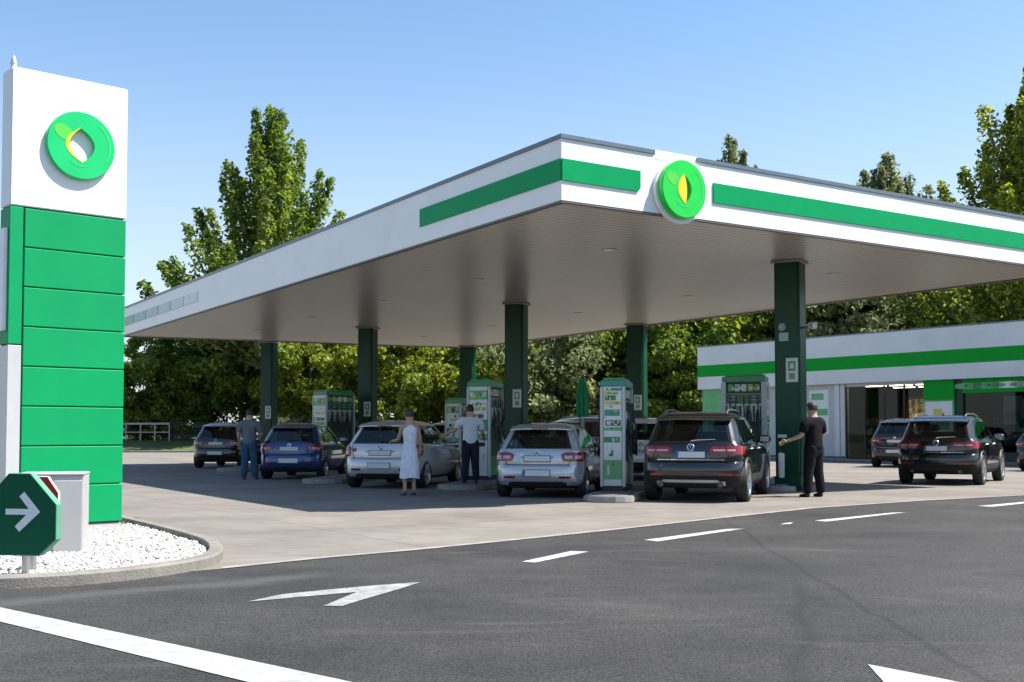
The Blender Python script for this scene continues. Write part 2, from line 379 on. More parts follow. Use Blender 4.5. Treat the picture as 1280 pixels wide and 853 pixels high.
# ================================================================== gravel bed with the totem
ZB = .11; ZG = .05
outer = [(-140, 741), (0, 738), (100, 733), (200, 722), (262, 711), (279, 702), (278, 691), (262, 682), (200, 665), (158, 655), (120, 645), (60, 630), (-140, 590)]
O2 = [V2(G(*p)) for p in outer]
cen = sum(O2, Vector((0, 0))) / len(O2)
def smooth_poly(P, it=2):
    for _ in range(it):
        Q = []
        for i in range(len(P)):
            a, c = P[i], P[(i + 1) % len(P)]; Q += [a * .75 + c * .25, a * .25 + c * .75]
        P = Q
    return P
def inset(P, d):
    out = []; n = len(P)
    area = sum(P[i].x * P[(i + 1) % n].y - P[i].y * P[(i + 1) % n].x for i in range(n))
    sg = 1 if area > 0 else -1
    for i in range(n):
        a, b_, c = P[i - 1], P[i], P[(i + 1) % n]
        t1, t2 = (b_ - a).normalized(), (c - b_).normalized()
        tt = (t1 + t2).normalized(); out.append(b_ + Vector((-tt.y, tt.x)) * sg * d)
    return out
Ob = smooth_poly(O2); Ib = inset(Ob, .13)
b = MB(); n = len(Ob)
vs = [(p.x, p.y, 0) for p in Ob] + [(p.x, p.y, ZB - .02) for p in Ob] + [(p.x, p.y, ZB) for p in inset(Ob, .02)] + [(p.x, p.y, ZB) for p in Ib] + [(p.x, p.y, 0) for p in Ib]
b.add(vs, [(k * n + i, k * n + (i + 1) % n, (k + 1) * n + (i + 1) % n, (k + 1) * n + i) for k in range(4) for i in range(n)])
structure(b.build('kerb', concrete_kerb, smooth=40))
sheet('gravel_base', Ib, ZG - .02, pm('white_gravel_base', (.42, .41, .39), .95, var=.4, scale=30, bump=1, bscale=45))
def inside(p, P):
    c = False; n = len(P); j = n - 1
    for i in range(n):
        if (P[i].y > p.y) != (P[j].y > p.y) and p.x < (P[j].x - P[i].x) * (p.y - P[i].y) / (P[j].y - P[i].y) + P[i].x: c = not c
        j = i
    return c
ico = bmesh.new(); bmesh.ops.create_icosphere(ico, subdivisions=1, radius=1)
iv = [v.co.copy() for v in ico.verts]; jf = [[v.index for v in f.verts] for f in ico.faces]; ico.free()
b = MB(); cnt = 0; In2 = inset(Ob, .155)
x0, x1 = -8.2, -2.0; y0, y1 = 8.3, 15.2
while cnt < 14000:
    p = Vector((rng.uniform(x0, x1), rng.uniform(y0, y1)))
    if p.x < -.475 * p.y or not inside(p, In2): cnt += 0; 
    else:
        cnt += 1; r = rng.uniform(.010, .025)
        M = Matrix.Rotation(rng.uniform(0, 6.3), 3, 'Z') @ Matrix.Rotation(rng.uniform(-.5, .5), 3, 'X') @ Matrix.Diagonal((r * rng.uniform(.8, 1.5), r * rng.uniform(.7, 1.1), r * rng.uniform(.5, .8)))
        c = Vector((p.x, p.y, ZG - .012 + rng.uniform(0, .022)))
        mi = 1 if rng.random() < .05 else 0
        b.add([M @ (v * rng.uniform(.85, 1.15)) + c for v in iv], jf, mi)
tag(b.build('gravel', [pm('white_pebble', (.52, .505, .485), .85, var=.3, scale=12), pm('dark_pebble', (.16, .14, .12), .8, var=.3, scale=12)], smooth=80),
    'white decorative pebbles filling the kerbed bed', 'gravel', kind='stuff')
tf = MB()
for i in range(260):
    q = G(rng.uniform(150, 172), rng.uniform(655, 661)); h = rng.uniform(.03, .09); a = rng.uniform(0, 6.3); d = Vector((math.cos(a), math.sin(a), 0)) * .006
    lean = Vector((rng.uniform(-.03, .03), rng.uniform(-.03, .03), h)); base = Vector((q.x, q.y, ZG - .01))
    tf.add([base - d, base + d, base + lean], [(0, 1, 2)])
tag(tf.build('grass_tuft', leaf_mat('tuft_leaf', (.05, .08, .015), (.10, .13, .03))), 'green grass tuft at the foot of the totem by the kerb', 'grass', kind='stuff')

# logo: a ring with a leaf shaped opening, used on totem and canopy
ring_green = pm('logo_green', (.0, .50, .13), .22, var=.08, scale=3, coat=.4)
ring_hi = pm('logo_light_green', (.10, .56, .06), .25, var=.08); ring_hi2 = pm('logo_mid_green', (.03, .58, .16), .25, var=.08)
ring_neon = pm('logo_neon_green', (.0, .58, .035), .22, var=.08, scale=3, coat=.4)
ring_yel = pm('logo_yellow', (.82, .62, .02), .3, var=.08)
def lens(k, hw, hh, tilt):
    """k in 0..1 round a pointed oval"""
    a = k * 2 * math.pi; y = hh * math.cos(a); x = hw * (1 - (y / hh) ** 2) * (1 if math.sin(a) >= 0 else -1)
    return Vector((x * math.cos(tilt) - y * math.sin(tilt), x * math.sin(tilt) + y * math.cos(tilt)))
def logo(parent, c, right, Rr, th, up=Vector((0, 0, 1)), eye=(.30, .50), tilt=R(10), full=True, mat=None):
    """ring disc whose front faces right x up"""
    nrm = right.cross(up).normalized()
    def W(p, d): return Vector(c) + right * p.x + up * p.y + nrm * d
    n = 64; b = MB()
    outp = [Vector((math.sin(2 * math.pi * i / n), math.cos(2 * math.pi * i / n))) * Rr for i in range(n)]
    inp = [lens(i / n, eye[0] * Rr, eye[1] * Rr, tilt) for i in range(n)]
    outb = [p * .975 for p in outp]
    vs = [W(p, 0) for p in outp] + [W(p, th - .015) for p in outp] + [W(p, th) for p in outb] + [W(p, th) for p in inp] + [W(p, 0) for p in inp]
    b.add(vs, [(k * n + i, (k + 1) * n + i, (k + 1) * n + (i + 1) % n, k * n + (i + 1) % n) for k in range(4) for i in range(n)])
    ro = b.build('logo_ring', mat or ring_green, parent, smooth=35)
    # petals lying on the ring: lighter facets
    for a0, a1, r0, r1, mm in ((-80, -38, .42, .90, ring_hi), (35, 120, .80, .86, ring_hi2), (150, 215, .60, .64, ring_hi2)):
        k = 18; pb = MB()
        po = [Vector((math.sin(R(a0 + (a1 - a0) * i / k)), math.cos(R(a0 + (a1 - a0) * i / k)))) * Rr * (r0 + (r1 - r0) * math.sin(math.pi * (i + .6) / (k + 1.2)) ** .6) for i in range(k + 1)]
        pi = [Vector((math.sin(R(a0 + (a1 - a0) * i / k)), math.cos(R(a0 + (a1 - a0) * i / k)))) * Rr * r0 for i in range(k, -1, -1)]
        pb.ext([W(p, th) for p in po + pi], nrm * .003)
        pb.build('logo_petal', mm, ro)
    yb = MB(); k = 20
    if full:      # crescent hugging the upper left rim of the opening
        A = [lens(.5 + .5 * i / k, eye[0] * Rr * 1.22, eye[1] * Rr * 1.03, tilt) for i in range(k + 1)]
        Bq = [lens(.5 + .5 * i / k, eye[0] * Rr * .93, eye[1] * Rr * 1.0, tilt) for i in range(k, -1, -1)]
        d0_ = th; d1_ = .004
    else:         # leaf filling the left half of the opening
        A = [lens(.5 + .5 * i / k, eye[0] * Rr * 1.0, eye[1] * Rr * 1.0, tilt) for i in range(k + 1)]
        Bq = [lens(.5 - .5 * i / k, eye[0] * Rr * .30, eye[1] * Rr, tilt) for i in range(k, -1, -1)]
        d0_ = th * .55; d1_ = th * .5
    yb.ext([W(p, d0_) for p in A[1:-1] + Bq], nrm * d1_)
    yb.build('logo_leaf', ring_yel, ro)
    return ro

# ---- totem
pr, pl = Vector((-4.98, 14.45)), Vector((-6.06, 13.5))
tv = (pr - pl); TW = tv.length; trz = math.atan2(tv.y, tv.x)
TH_Z, = (5.72,)
tot = thing('totem_sign', 'tall white and green totem sign with round ring emblem standing on white pebbles', 'sign', (pl.x, pl.y, 0), trz)
TT = .36
b = MB(); b.bx(.01, TW - .01, .02, TT, 0, .125); b.build('plinth', pm('plinth_concrete', (.45, .44, .42), .8, var=.15), tot)
b = MB(); b.bx(.03, TW - .03, .03, TT - .02, .10, TH_Z - .03); b.build('core', pm('totem_core', (.02, .05, .03), .6), tot)
b = MB(); b.bx(0, TW, 0, TT, 4.025, TH_Z); hp = b.build('header_panel', white, tot, bevel=.012, seg=2)
zs = [4.01 - i * (4.01 - .14) / 8 for i in range(9)]
xl = .175
for i in range(8):
    b = MB(); b.bx(xl, TW - .004, 0, TT - .004, zs[i + 1] + .007, zs[i] - .007); b.build('green_panel', green, tot, bevel=.008)
b = MB(); b.bx(0, xl - .015, .002, TT - .006, 2.34, 4.01); b.build('side_strip', green, tot, bevel=.006)
b = MB(); b.bx(0, xl - .015, .002, TT - .006, .14, 2.325); b.build('side_strip', ltgrey, tot, bevel=.006)
b = MB(); b.bx(-.05, 0, .05, TT - .05, 2.5, 3.75); b.build('side_display', pm('side_display_white', (.7, .7, .72), .3), tot, bevel=.008)
b = MB(); b.lathe([(.035, 0), (.035, .07), (.04, .07), (.04, .085), (.03, .085), (.03, .12), (.012, .17), (0, .18)], 14, (.06, .15, TH_Z)); b.build('beacon', ltgrey, tot, smooth=40)
logo(tot, (.825, 0, 4.87), Vector((1, 0, 0)), .43, .07, eye=(.38, .50), tilt=R(4))

# ---- cabinet
cr = at(104, 690, ZG)
ca = R(14)
cab = thing('utility_cabinet', 'light grey metal utility cabinet on pebbles behind the green octagonal sign', 'cabinet', (cr.x, cr.y, 0), ca)
b = MB(); b.bx(-.62, 0, 0, .42, 0, .835); b.build('housing', pm('cabinet_grey', (.40, .395, .385), .5, .0, spec=.25, var=.06, dirt=(.26, .25, .235), damt=.4), cab, bevel=.01)
b = MB(); b.bx(-.63, .006, -.012, .43, .835, .86); b.build('lid', ltgrey, cab, bevel=.008)
b = MB(); b.bx(-.29, -.015, -.012, .002, .03, .78); b.build('door', pm('cabinet_door_grey', (.44, .435, .425), .5, .0, spec=.25, var=.05), cab, bevel=.004)
b = MB(); b.bx(-.06, -.02, -.02, -.01, .02, .05); b.build('hinge', grey, cab)
# ---- red plate behind the octagon
def octa(r, k=.33):
    if k == .33: return [Vector((x * r, y * r)) for x, y in ((1, -.6), (1, .25), (.29, 1), (-.29, 1), (-1, .25), (-1, -.6), (-.55, -1), (.55, -1))]
    f = r * k; g = r * .42
    return [Vector(q) for q in ((r, -g), (r, g), (f, r), (-f, r), (-r, g), (-r, -g), (-f, -r), (f, -r))]
def octsign(name, c, rz, r, th, zc, face, rim, label, post=True, arrow=False, zb=0., k=.33):
    s = thing(name, label, 'sign', (c.x, c.y, zb), rz)
    b = MB(); b.ext([Vector((p.x, 0, p.y + zc)) for p in octa(r, k)], Vector((0, th, 0))); b.build('sign_body', rim, s, bevel=.004)
    b = MB(); b.ext([Vector((p.x, -.004, p.y + zc)) for p in octa(r - .008, k)], Vector((0, .003, 0))); b.build('sign_face', face, s)
    if arrow:
        b = MB(); q = r * .86
        def bar(a, c2, wd):
            a, c2 = Vector(a), Vector(c2); d = (c2 - a).normalized(); n = Vector((-d.y, d.x)) * wd / 2
            return [a + n, a - n, c2 - n, c2 + n]
        arr = [(-.60, .10), (-.60, -.08), (.10, -.08), (-.28, -.44), (-.13, -.60), (.56, .01), (.02, .62), (-.14, .48), (.18, .10)]
        b.ext([Vector((x * q * .92 + .045, -.008, y * q * .92 + zc + .02)) for x, y in arr], Vector((0, .0035, 0)))
        b.build('arrow', pm('sign_white', (.75, .76, .78), .4), s)
    b = MB(); b.tube([(0, th + .03, 0), (0, th + .03, zc + r * .5)], .032, 14); b.build('post', steel, s, smooth=40)
    return s
oc = dep(26, 9.62)
octsign('octagonal_sign', oc, R(-10), .35, .075, .575, pm('octagon_green', (.0, .085, .040), .45, spec=.2, var=.06), pm('octagon_rim', (.10, .30, .19), .45, spec=.25), 'green octagonal sign with white right arrow on a short steel post', arrow=True)
rc = dep(40.5, 10.0)
octsign('red_octagonal_sign', Vector((rc.x, rc.y, 0)), R(-2), .25, .03, .635, pm('octagon_red', (.55, .03, .035), .35), pm('octagon_red_rim', (.75, .72, .7), .35), 'red octagonal plate half hidden behind the green arrow sign', k=.60)

# ================================================================== canopy
can = thing('fuel_canopy', 'long flat white forecourt canopy with green band on dark green columns', 'canopy', (0, 0, 0))
corners = [cN, cR, cB, cL]       # order: N -> R -> B -> L
P4 = [V2(c) for c in corners]
if sum(P4[i].x * P4[(i + 1) % 4].y - P4[i].y * P4[(i + 1) % 4].x for i in range(4)) < 0: print('CANOPY CW')
def off_poly(P, d):               # inward offset (ccw polygon)
    n = len(P); out = []
    for i in range(n):
        a, b_, c = P[i - 1], P[i], P[(i + 1) % n]
        t1, t2 = (b_ - a).normalized(), (c - b_).normalized(); n1, n2 = Vector((-t1.y, t1.x)), Vector((-t2.y, t2.x))
        out.append(b_ + (n1 + n2) * d / (1 + n1.dot(n2)))
    return out
Pin = off_poly(P4, .14)
soff, _, _ = nt('x'); bpy.data.materials.remove(soff)
m, t, o = nt('soffit_metal'); L = t.links.new
p = nd(t, 'ShaderNodeBsdfPrincipled', Roughness=.30); L(p.outputs[0], o.inputs[0]); p.inputs['Base Color'].default_value = (.4, .38, .35, 1); p.inputs['Specular IOR Level'].default_value = .4
geo = nd(t, 'ShaderNodeNewGeometry')
dt = nd(t, 'ShaderNodeVectorMath', operation='DOT_PRODUCT'); L(geo.outputs['Position'], dt.inputs[0]); nn = Vector((-LB_DIR.y, LB_DIR.x)); dt.inputs[1].default_value = (nn.x / .2, nn.y / .2, 0)
fr = nd(t, 'ShaderNodeMath', operation='FRACT'); L(dt.outputs['Value'], fr.inputs[0])
lt = nd(t, 'ShaderNodeMath', operation='LESS_THAN'); L(fr.outputs[0], lt.inputs[0]); lt.inputs[1].default_value = .12
mx = nd(t, 'ShaderNodeMix', data_type='RGBA'); L(lt.outputs[0], mx.inputs[0])
nz = nd(t, 'ShaderNodeTexNoise', Scale=.4, Detail=5.0); L(geo.outputs['Position'], nz.inputs['Vector'])
rp = nd(t, 'ShaderNodeValToRGB'); L(nz.outputs['Fac'], rp.inputs[0]); rp.color_ramp.elements[0].color = (.56, .515, .465, 1); rp.color_ramp.elements[1].color = (.68, .63, .575, 1)
L(rp.outputs[0], mx.inputs[6]); mx.inputs[7].default_value = (.13, .12, .11, 1); L(mx.outputs[2], p.inputs['Base Color'])
bp = nd(t, 'ShaderNodeBump', Strength=.5, Distance=.01, invert=True); L(lt.outputs[0], bp.inputs['Height']); L(bp.outputs[0], p.inputs['Normal'])
soffit_m = m
b = MB(); b.prism(Pin, ZS + .02, ZS + .09); sof = b.build('soffit', soffit_m, can)
b = MB(); b.prism(Pin, ZT - .25, ZT - .15); b.build('roof_deck', grey, can)
for i in range(4):
    a, c, ai, ci = P4[i], P4[(i + 1) % 4], Pin[i], Pin[(i + 1) % 4]
    b = MB(); b.prism([a, c, ci, ai], ZS, ZT); b.build('fascia', white, can)
    Po = off_poly(P4, -.025); Pj = off_poly(P4, .17)
    t1 = (c - a).normalized()
    segs = [(0., 1.)]
    if i == 0:                               # front fascia: the coping stops at the emblem
        Ln = (c - a).length
        k0 = (V2(isect(a, c, (0, 0), V2(dep(820, 10)))) - a).length / Ln; k1 = (V2(isect(a, c, (0, 0), V2(dep(873, 10)))) - a).length / Ln
        segs = [(0., k0), (k1, 1.)]
    for s0, s1 in segs:
        q = lambda PP, k: PP[i].lerp(PP[(i + 1) % 4], k)
        b = MB(); b.prism([q(Po, s0), q(Po, s1), q(Pj, s1), q(Pj, s0)], ZT + .002, ZT + .07); b.build('coping', coping, can)
    b = MB(); q = off_poly(P4, .006); q2 = off_poly(P4, .10)
    b.prism([q[i], q[(i + 1) % 4], q2[(i + 1) % 4], q2[i]], ZS - .035, ZS - .002); b.build('drip_trim', pm('drip_trim_brown', (.13, .115, .10), .5), can)
def on_edge(i, px):
    a, c = P4[i], P4[(i + 1) % 4]
    return V2(isect(a, c, (0, 0), V2(dep(px, 10))))
def band(i, pa, pb, z0, z1, mat, cut=0., th=.025):
    a, c = P4[i], P4[(i + 1) % 4]; t1 = (c - a).normalized(); no = Vector((t1.y, -t1.x))
    A = pa if isinstance(pa, Vector) else on_edge(i, pa); C = pb if isinstance(pb, Vector) else on_edge(i, pb)
    if (C - A).dot(t1) < 0: A, C = C, A
    u = lambda q, z: Vector((q.x + no.x * .001, q.y + no.y * .001, z))
    b = MB()
    b.ext([u(A, z0), u(C - t1 * (cut if cut > 0 else 0), z0), u(C, z1 if cut <= 0 else z0 + .06), u(C, z1), u(A, z1)] if cut > 0 else [u(A, z0), u(C, z0), u(C, z1), u(A, z1)], Vector((no.x, no.y, 0)) * th)
    return b.build('green_band', mat, can)
BZ0, BZ1 = 5.32, 5.67
band(0, P4[0], 801, BZ0, BZ1, green_band, cut=.05)
band(0, 893, P4[1], BZ0, BZ1, green_band)
band(3, P4[0], 525, BZ0, BZ1, green_band)
pale_steps = [pm('pale_band_%d' % k, tuple(a + (c_ - a) * k / 6 for a, c_ in zip((.24, .42, .34), (.74, .77, .76))), .4, spec=.3) for k in range(6)]  # green that pales block by block towards white
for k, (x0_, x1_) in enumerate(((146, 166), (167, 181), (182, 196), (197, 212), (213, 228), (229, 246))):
    band(3, x0_, x1_, BZ0 + .02, BZ1 - .02, pale_steps[k])
# emblem
t1 = (P4[1] - P4[0]).normalized(); no = Vector((t1.y, -t1.x)); eC = on_edge(0, 848)
b = MB(); n = 56; rad = .55
poly = []
for i in range(n):
    a = 2 * math.pi * i / n; x, y = rad * math.cos(a), rad * math.sin(a)
    poly.append((x, y))
ez = 5.40
b.ext([Vector((eC.x + no.x * .004 + t1.x * x, eC.y + no.y * .004 + t1.y * x, ez + y)) for x, y in poly], Vector((no.x, no.y, 0)) * .07)
b.build('emblem_disc', white, can, bevel=.006)
b = MB(); b.box((eC.x + no.x * -.05, eC.y + no.y * -.05, 6.0), (.98, .11, .16), math.atan2(t1.y, t1.x)); b.build('emblem_backing', white, can)
logo(can, (eC.x + no.x * .077, eC.y + no.y * .077, ez + .03), Vector((t1.x, t1.y, 0)), .50, .12, eye=(.31, .52), tilt=R(3), full=False, mat=ring_neon)
# downlights
dl = pm('downlight_rim', (.56, .54, .5), .5); dg = pm('downlight_glass', (.8, .78, .74), .2)
for u_ in (.12, .3, .48, .66, .84):
    for v_ in (.25, .7):
        q = P4[0].lerp(P4[3], u_).lerp(P4[1].lerp(P4[2], u_), v_)
        b = MB(); b.box((q.x, q.y, ZS + .016), (.24, .24, .014), math.atan2(t1.y, t1.x)); do = b.build('downlight', dl, can, bevel=.006)
        b = MB(); b.box((q.x, q.y, ZS + .006), (.20, .20, .004), math.atan2(t1.y, t1.x)); b.build('lens', dg, do)
# columns (part of the canopy) with a notice each
notice_w = pm('notice_white', (.62, .64, .62), .4); notice_g = pm('notice_green', (.06, .32, .10), .4); notice_k = pm('notice_grey', (.22, .24, .24), .5)
cols = [((987, 328), .56, 2.62, (30, 1)), ((645.5, 380), .56, 2.25, (18, 1)), ((460, 410), .56, 2.1, (16, 1)), ((337, 428), .56, 2.1, (16, 1)), ((796, 406), .60, 2.3, (22, 1)), ((585, 433), .60, 0, (12, 1))]
COLPOS = []
for (pp, wd, nz_, (hd, _)) in cols:
    c = at(pp[0], pp[1], ZS); c.z = 0; COLPOS.append(c)
    rz = -R(hd)
    b = MB(); b.box((0, 0, 2.51), (wd, wd, 5.02)); co = b.build('column', dkgreen, can, loc=c, rz=rz, bevel=.05, seg=3, smooth=40)
    b = MB(); b.box((0, 0, 4.985), (wd + .1, wd + .1, .06)); b.build('column_cap', grey, co, bevel=.01)
    b = MB(); b.box((0, 0, .22), (wd + .03, wd + .03, .2)); b.build('column_shoe', pm('column_shoe_green', (.003, .05, .028), .3), co, bevel=.01)
    if nz_:
        b = MB(); b.bx(-.02, .24, -wd / 2 - .012, -wd / 2 - .001, nz_ - .26, nz_ + .26)
        b.bx(.03, .19, -wd / 2 - .015, -wd / 2 - .0125, nz_ - .02, nz_ + .19, 1)
        b.bx(.05, .17, -wd / 2 - .015, -wd / 2 - .0125, nz_ - .2, nz_ - .07, 2)
        b.bx(.07, .15, -wd / 2 - .018, -wd / 2 - .0155, nz_ + .03, nz_ + .14, 0)
        b.build('notice', [notice_w, notice_g, notice_k], co)
# ================================================================== cars
HATCH = dict(L=4.05, belt=.97, top=1.36, wr=.315, ax=(.70, 3.22), clad=.30, lev=[
    (.20, .26, 3.80, .74, .20, .35), (.26, .12, 3.92, .80, .24, .40), (.34, .04, 4.00, .84, .30, .45), (.45, .00, 4.04, .862, .40, .50),
    (.57, .01, 4.05, .870, .40, .50), (.63, .035, 4.04, .870, .38, .50), (.655, .085, 4.03, .868, .30, .50), (.74, .085, 3.95, .866, .26, .50),
    (.82, .095, 3.70, .860, .24, .45), (.90, .115, 3.38, .840, .22, .40), (.94, .13, 3.15, .815, .21, .30), (.97, .15, 3.04, .790, .20, .20),
    (1.10, .25, 2.80, .742, .21, .17), (1.24, .36, 2.53, .684, .20, .16), (1.36, .47, 2.28, .626, .19, .16), (1.40, .52, 2.18, .590, .19, .16),
    (1.435, .61, 2.05, .53, .18, .16), (1.465, .78, 1.88, .42, .17, .15), (1.485, 1.05, 1.58, .24, .11, .11)],
    side=[(.62, .78, 1.42, 1.40), (1.50, 1.48, 2.62, 1.98)], door=[(.80, .62), (1.46, 1.46), (2.78, 2.78)])
SUVS = dict(L=4.50, belt=1.08, top=1.52, wr=.365, ax=(.82, 3.58), clad=.48, lev=[
    (.26, .30, 4.15, .80, .20, .35), (.34, .12, 4.35, .87, .26, .40), (.44, .03, 4.45, .90, .32, .45), (.56, .00, 4.48, .915, .34, .50),
    (.66, .01, 4.49, .92, .34, .50), (.725, .035, 4.49, .92, .32, .50), (.75, .085, 4.48, .917, .30, .50), (.85, .085, 4.43, .915, .27, .50),
    (.94, .10, 4.22, .910, .25, .45), (1.01, .12, 3.78, .895, .23, .35), (1.05, .135, 3.45, .868, .21, .25), (1.08, .155, 3.33, .840, .20, .20),
    (1.20, .225, 3.12, .806, .19, .17), (1.36, .32, 2.86, .756, .18, .16), (1.52, .415, 2.56, .704, .17, .16), (1.565, .455, 2.45, .68, .17, .16),
    (1.61, .54, 2.30, .63, .17, .16), (1.645, .70, 2.10, .53, .17, .16), (1.665, .98, 1.75, .33, .14, .14)],
    side=[(.66, .76, 1.02, 1.00), (1.09, 1.07, 1.80, 1.78), (1.88, 1.86, 2.92, 2.26)], door=[(.95, .70), (1.84, 1.84), (3.08, 3.08)])

glass_dark = glass_mat('tinted_car_glass', (.22, .25, .25), .05)
glass_mid = glass_mat('clear_car_glass', (.66, .72, .70), .05)
red_l = pm('tail_lamp_red', (.24, .006, .010), .12, var=.25, scale=14, coat=.6)
red_d = pm('tail_lamp_dark_red', (.16, .004, .006), .12, var=.2, coat=.6)
clear_l = pm('lamp_clear', (.42, .38, .38), .12, var=.2, scale=20, coat=.6)
plate_w = pm('plate_white', (.58, .59, .60), .4, var=.03); plate_b = pm('plate_blue', (.02, .09, .38), .4)
chrome = pm('chrome', (.75, .75, .76), .12, 1.0); rimm = pm('alloy_rim', (.50, .51, .53), .28, .85, var=.08); rimd = pm('dark_rim', (.05, .05, .055), .35, .6)
trim_k = pm('gloss_black_trim', (.010, .010, .011), .12, coat=.5); clad_k = pm('grey_plastic_cladding', (.018, .018, .019), .55, var=.2, scale=9)
seat_k = pm('seat_fabric', (.025, .025, .028), .9); arch_k = pm('arch_liner', (.006, .006, .006), .9)

def carpaint(name, col, metal=.35, rough=.28):
    return pm(name, col, rough, metal, var=.04, scale=1.5, coat=1., spec=.5)

class Shell:
    def __init__(s, S, sx, sy, sz):
        s.S = S; lev = []
        base = S['lev']
        zs_keep = [l[0] for l in base]
        for i in range(len(base) - 1):
            a, c = base[i], base[i + 1]; k = max(1, int(round((c[0] - a[0]) / .06)))
            for j in range(k): lev.append(tuple(a[q] + (c[q] - a[q]) * j / k for q in range(6)))
        lev.append(base[-1])
        s.lev = lev; s.sx, s.sy, s.sz = sx, sy, sz
    def prm(s, z):
        lv = s.S['lev']
        if z <= lv[0][0]: return lv[0]
        for i in range(len(lv) - 1):
            if lv[i][0] <= z <= lv[i + 1][0]:
                k = (z - lv[i][0]) / (lv[i + 1][0] - lv[i][0]); return tuple(lv[i][q] + (lv[i + 1][q] - lv[i][q]) * k for q in range(6))
        return lv[-1]
    def seg(s, p):
        z, yr, yf, w, rr, rf = p
        Lr = w - rr; c1 = rr * math.pi / 2; bul = .05 * min(1, w / .8); y0 = yr + bul + rr; bf = .10 * min(1, w / .8); y1 = yf - bf - rf; sd = max(.01, y1 - y0); c2 = rf * math.pi / 2; Lf = w - rf
        return Lr, c1, y0, y1, sd, c2, Lf, bul, bf
    def pt(s, p, sarc):
        z, yr, yf, w, rr, rf = p
        Lr, c1, y0, y1, sd, c2, Lf, bul, bf = s.seg(p)
        sg = 1 if sarc >= 0 else -1; a = abs(sarc)
        if a <= Lr: x = a; y = yr + bul * (a / Lr) ** 2 if Lr > 0 else yr
        elif a <= Lr + c1:
            th = (a - Lr) / c1 * math.pi / 2; x = Lr + rr * math.sin(th); y = yr + bul + rr - rr * math.cos(th)
        elif a <= Lr + c1 + sd: x = w; y = y0 + (a - Lr - c1)
        elif a <= Lr + c1 + sd + c2:
            th = (a - Lr - c1 - sd) / c2 * math.pi / 2; x = Lf + rf * math.cos(th); y = y1 + rf * math.sin(th)
        else:
            q = max(0, Lf - (a - Lr - c1 - sd - c2)); x = q; y = yf - bf * (q / Lf) ** 2
        mid, half = (yr + yf) / 2, (yf - yr) / 2
        x *= 1 - .045 * abs((y - mid) / max(half, .3)) ** 3
        return Vector((x * sg * s.sx, y * s.sy, z * s.sz))
    def s_of_y(s, p, y):
        Lr, c1, y0, y1, sd, c2, Lf, bul, bf = s.seg(p)
        return Lr + c1 + (min(max(y, y0 - rr_eps), y1 + .0) - y0)
    def tot(s, p):
        q = s.seg(p); return q[0] + q[1] + q[4] + q[5] + q[6]
    def P(s, z, sarc): return s.pt(s.prm(z), sarc)
    def N(s, z, sarc):
        e = .01
        a = s.P(z, sarc + e) - s.P(z, sarc - e); b = s.P(min(z + e, s.S['lev'][-1][0]), sarc) - s.P(z - e, sarc)
        n = a.cross(b); return n.normalized() if n.length > 1e-9 else Vector((0, -1, 0))
    def breaks(s, p):
        """arclength positions of the window edges on the ring of this level: [(s, n_sub_until_here, kind of segment before it)]"""
        S = s.S; z = min(max(p[0], S['belt']), S['top']); k = (z - S['belt']) / (S['top'] - S['belt'])
        Lr, c1, y0, y1, sd, c2, Lf, bul, bf = s.seg(p)
        out = [(0, 0, '')]; out.append((Lr + c1 * (.30 if S is SUVS else .26), 5, 'R')); out.append((Lr + c1, 4, 'b'))
        prev = Lr + c1
        ns = len(S['side'])
        for i, (a0, a1, b0, b1) in enumerate(S['side']):
            ya, yb = a0 + (a1 - a0) * k, b0 + (b1 - b0) * k
            sa = Lr + c1 + min(max((ya - y0), .02 + .03 * i), sd - .03 * (ns - i) * 2)
            sb = Lr + c1 + min(max((yb - y0), .05 + .03 * i), sd - .03 * (ns - i))
            sa = max(sa, prev + .005); sb = max(sb, sa + .005)
            out.append((sa, 4 if i == 0 else 2, 'b' if i == 0 else 'k')); out.append((sb, 8, 'S%d' % i)); prev = sb
        out.append((max(prev + .004, Lr + c1 + sd), 6, 'b')); out.append((Lr + c1 + sd + c2 * .62, 4, 'b')); out.append((Lr + c1 + sd + c2 + Lf, 8, 'W'))
        return out
    def ring(s, p):
        bs = s.breaks(p); res = [(0., '')]
        for i in range(1, len(bs)):
            a, n, kd = bs[i - 1][0], bs[i][1], bs[i][2]
            for j in range(1, n + 1): res.append((a + (bs[i][0] - a) * j / n, kd))
        return res
rr_eps = 0.

def panel(sh, b, rows, off, ns=6, m=0, th=.006, nz=3):
    """curved plate lying off the shell: rows of (z, s0, s1)"""
    rr = []
    for i in range(len(rows) - 1):
        for j in range(nz):
            k = j / nz; rr.append(tuple(rows[i][q] * (1 - k) + rows[i + 1][q] * k for q in range(3)))
    rr.append(rows[-1])
    grid = []; back = []
    for z, s0, s1 in rr:
        for j in range(ns + 1):
            sa = s0 + (s1 - s0) * j / ns; n = sh.N(z, sa); q = sh.P(z, sa); grid.append(q + n * off); back.append(q + n * (off - th))
    w_ = ns + 1; R_ = len(rr); base = len(grid)
    fs = [(i * w_ + j, i * w_ + j + 1, (i + 1) * w_ + j + 1, (i + 1) * w_ + j) for i in range(R_ - 1) for j in range(ns)]
    edge = [j for j in range(ns)] + [i * w_ + ns for i in range(R_ - 1)] + [(R_ - 1) * w_ + j for j in range(ns, 0, -1)] + [i * w_ for i in range(R_ - 1, 0, -1)]
    e2 = edge
    for i in range(len(e2)):
        a, c = e2[i], e2[(i + 1) % len(e2)]; fs.append((a, base + a, base + c, c))
    b.add(grid + back, fs, m)

def apply_mods(o):
    dg = bpy.context.evaluated_depsgraph_get(); me = bpy.data.meshes.new_from_object(o.evaluated_get(dg)); old = o.data
    o.modifiers.clear(); o.data = me; bpy.data.meshes.remove(old); return me

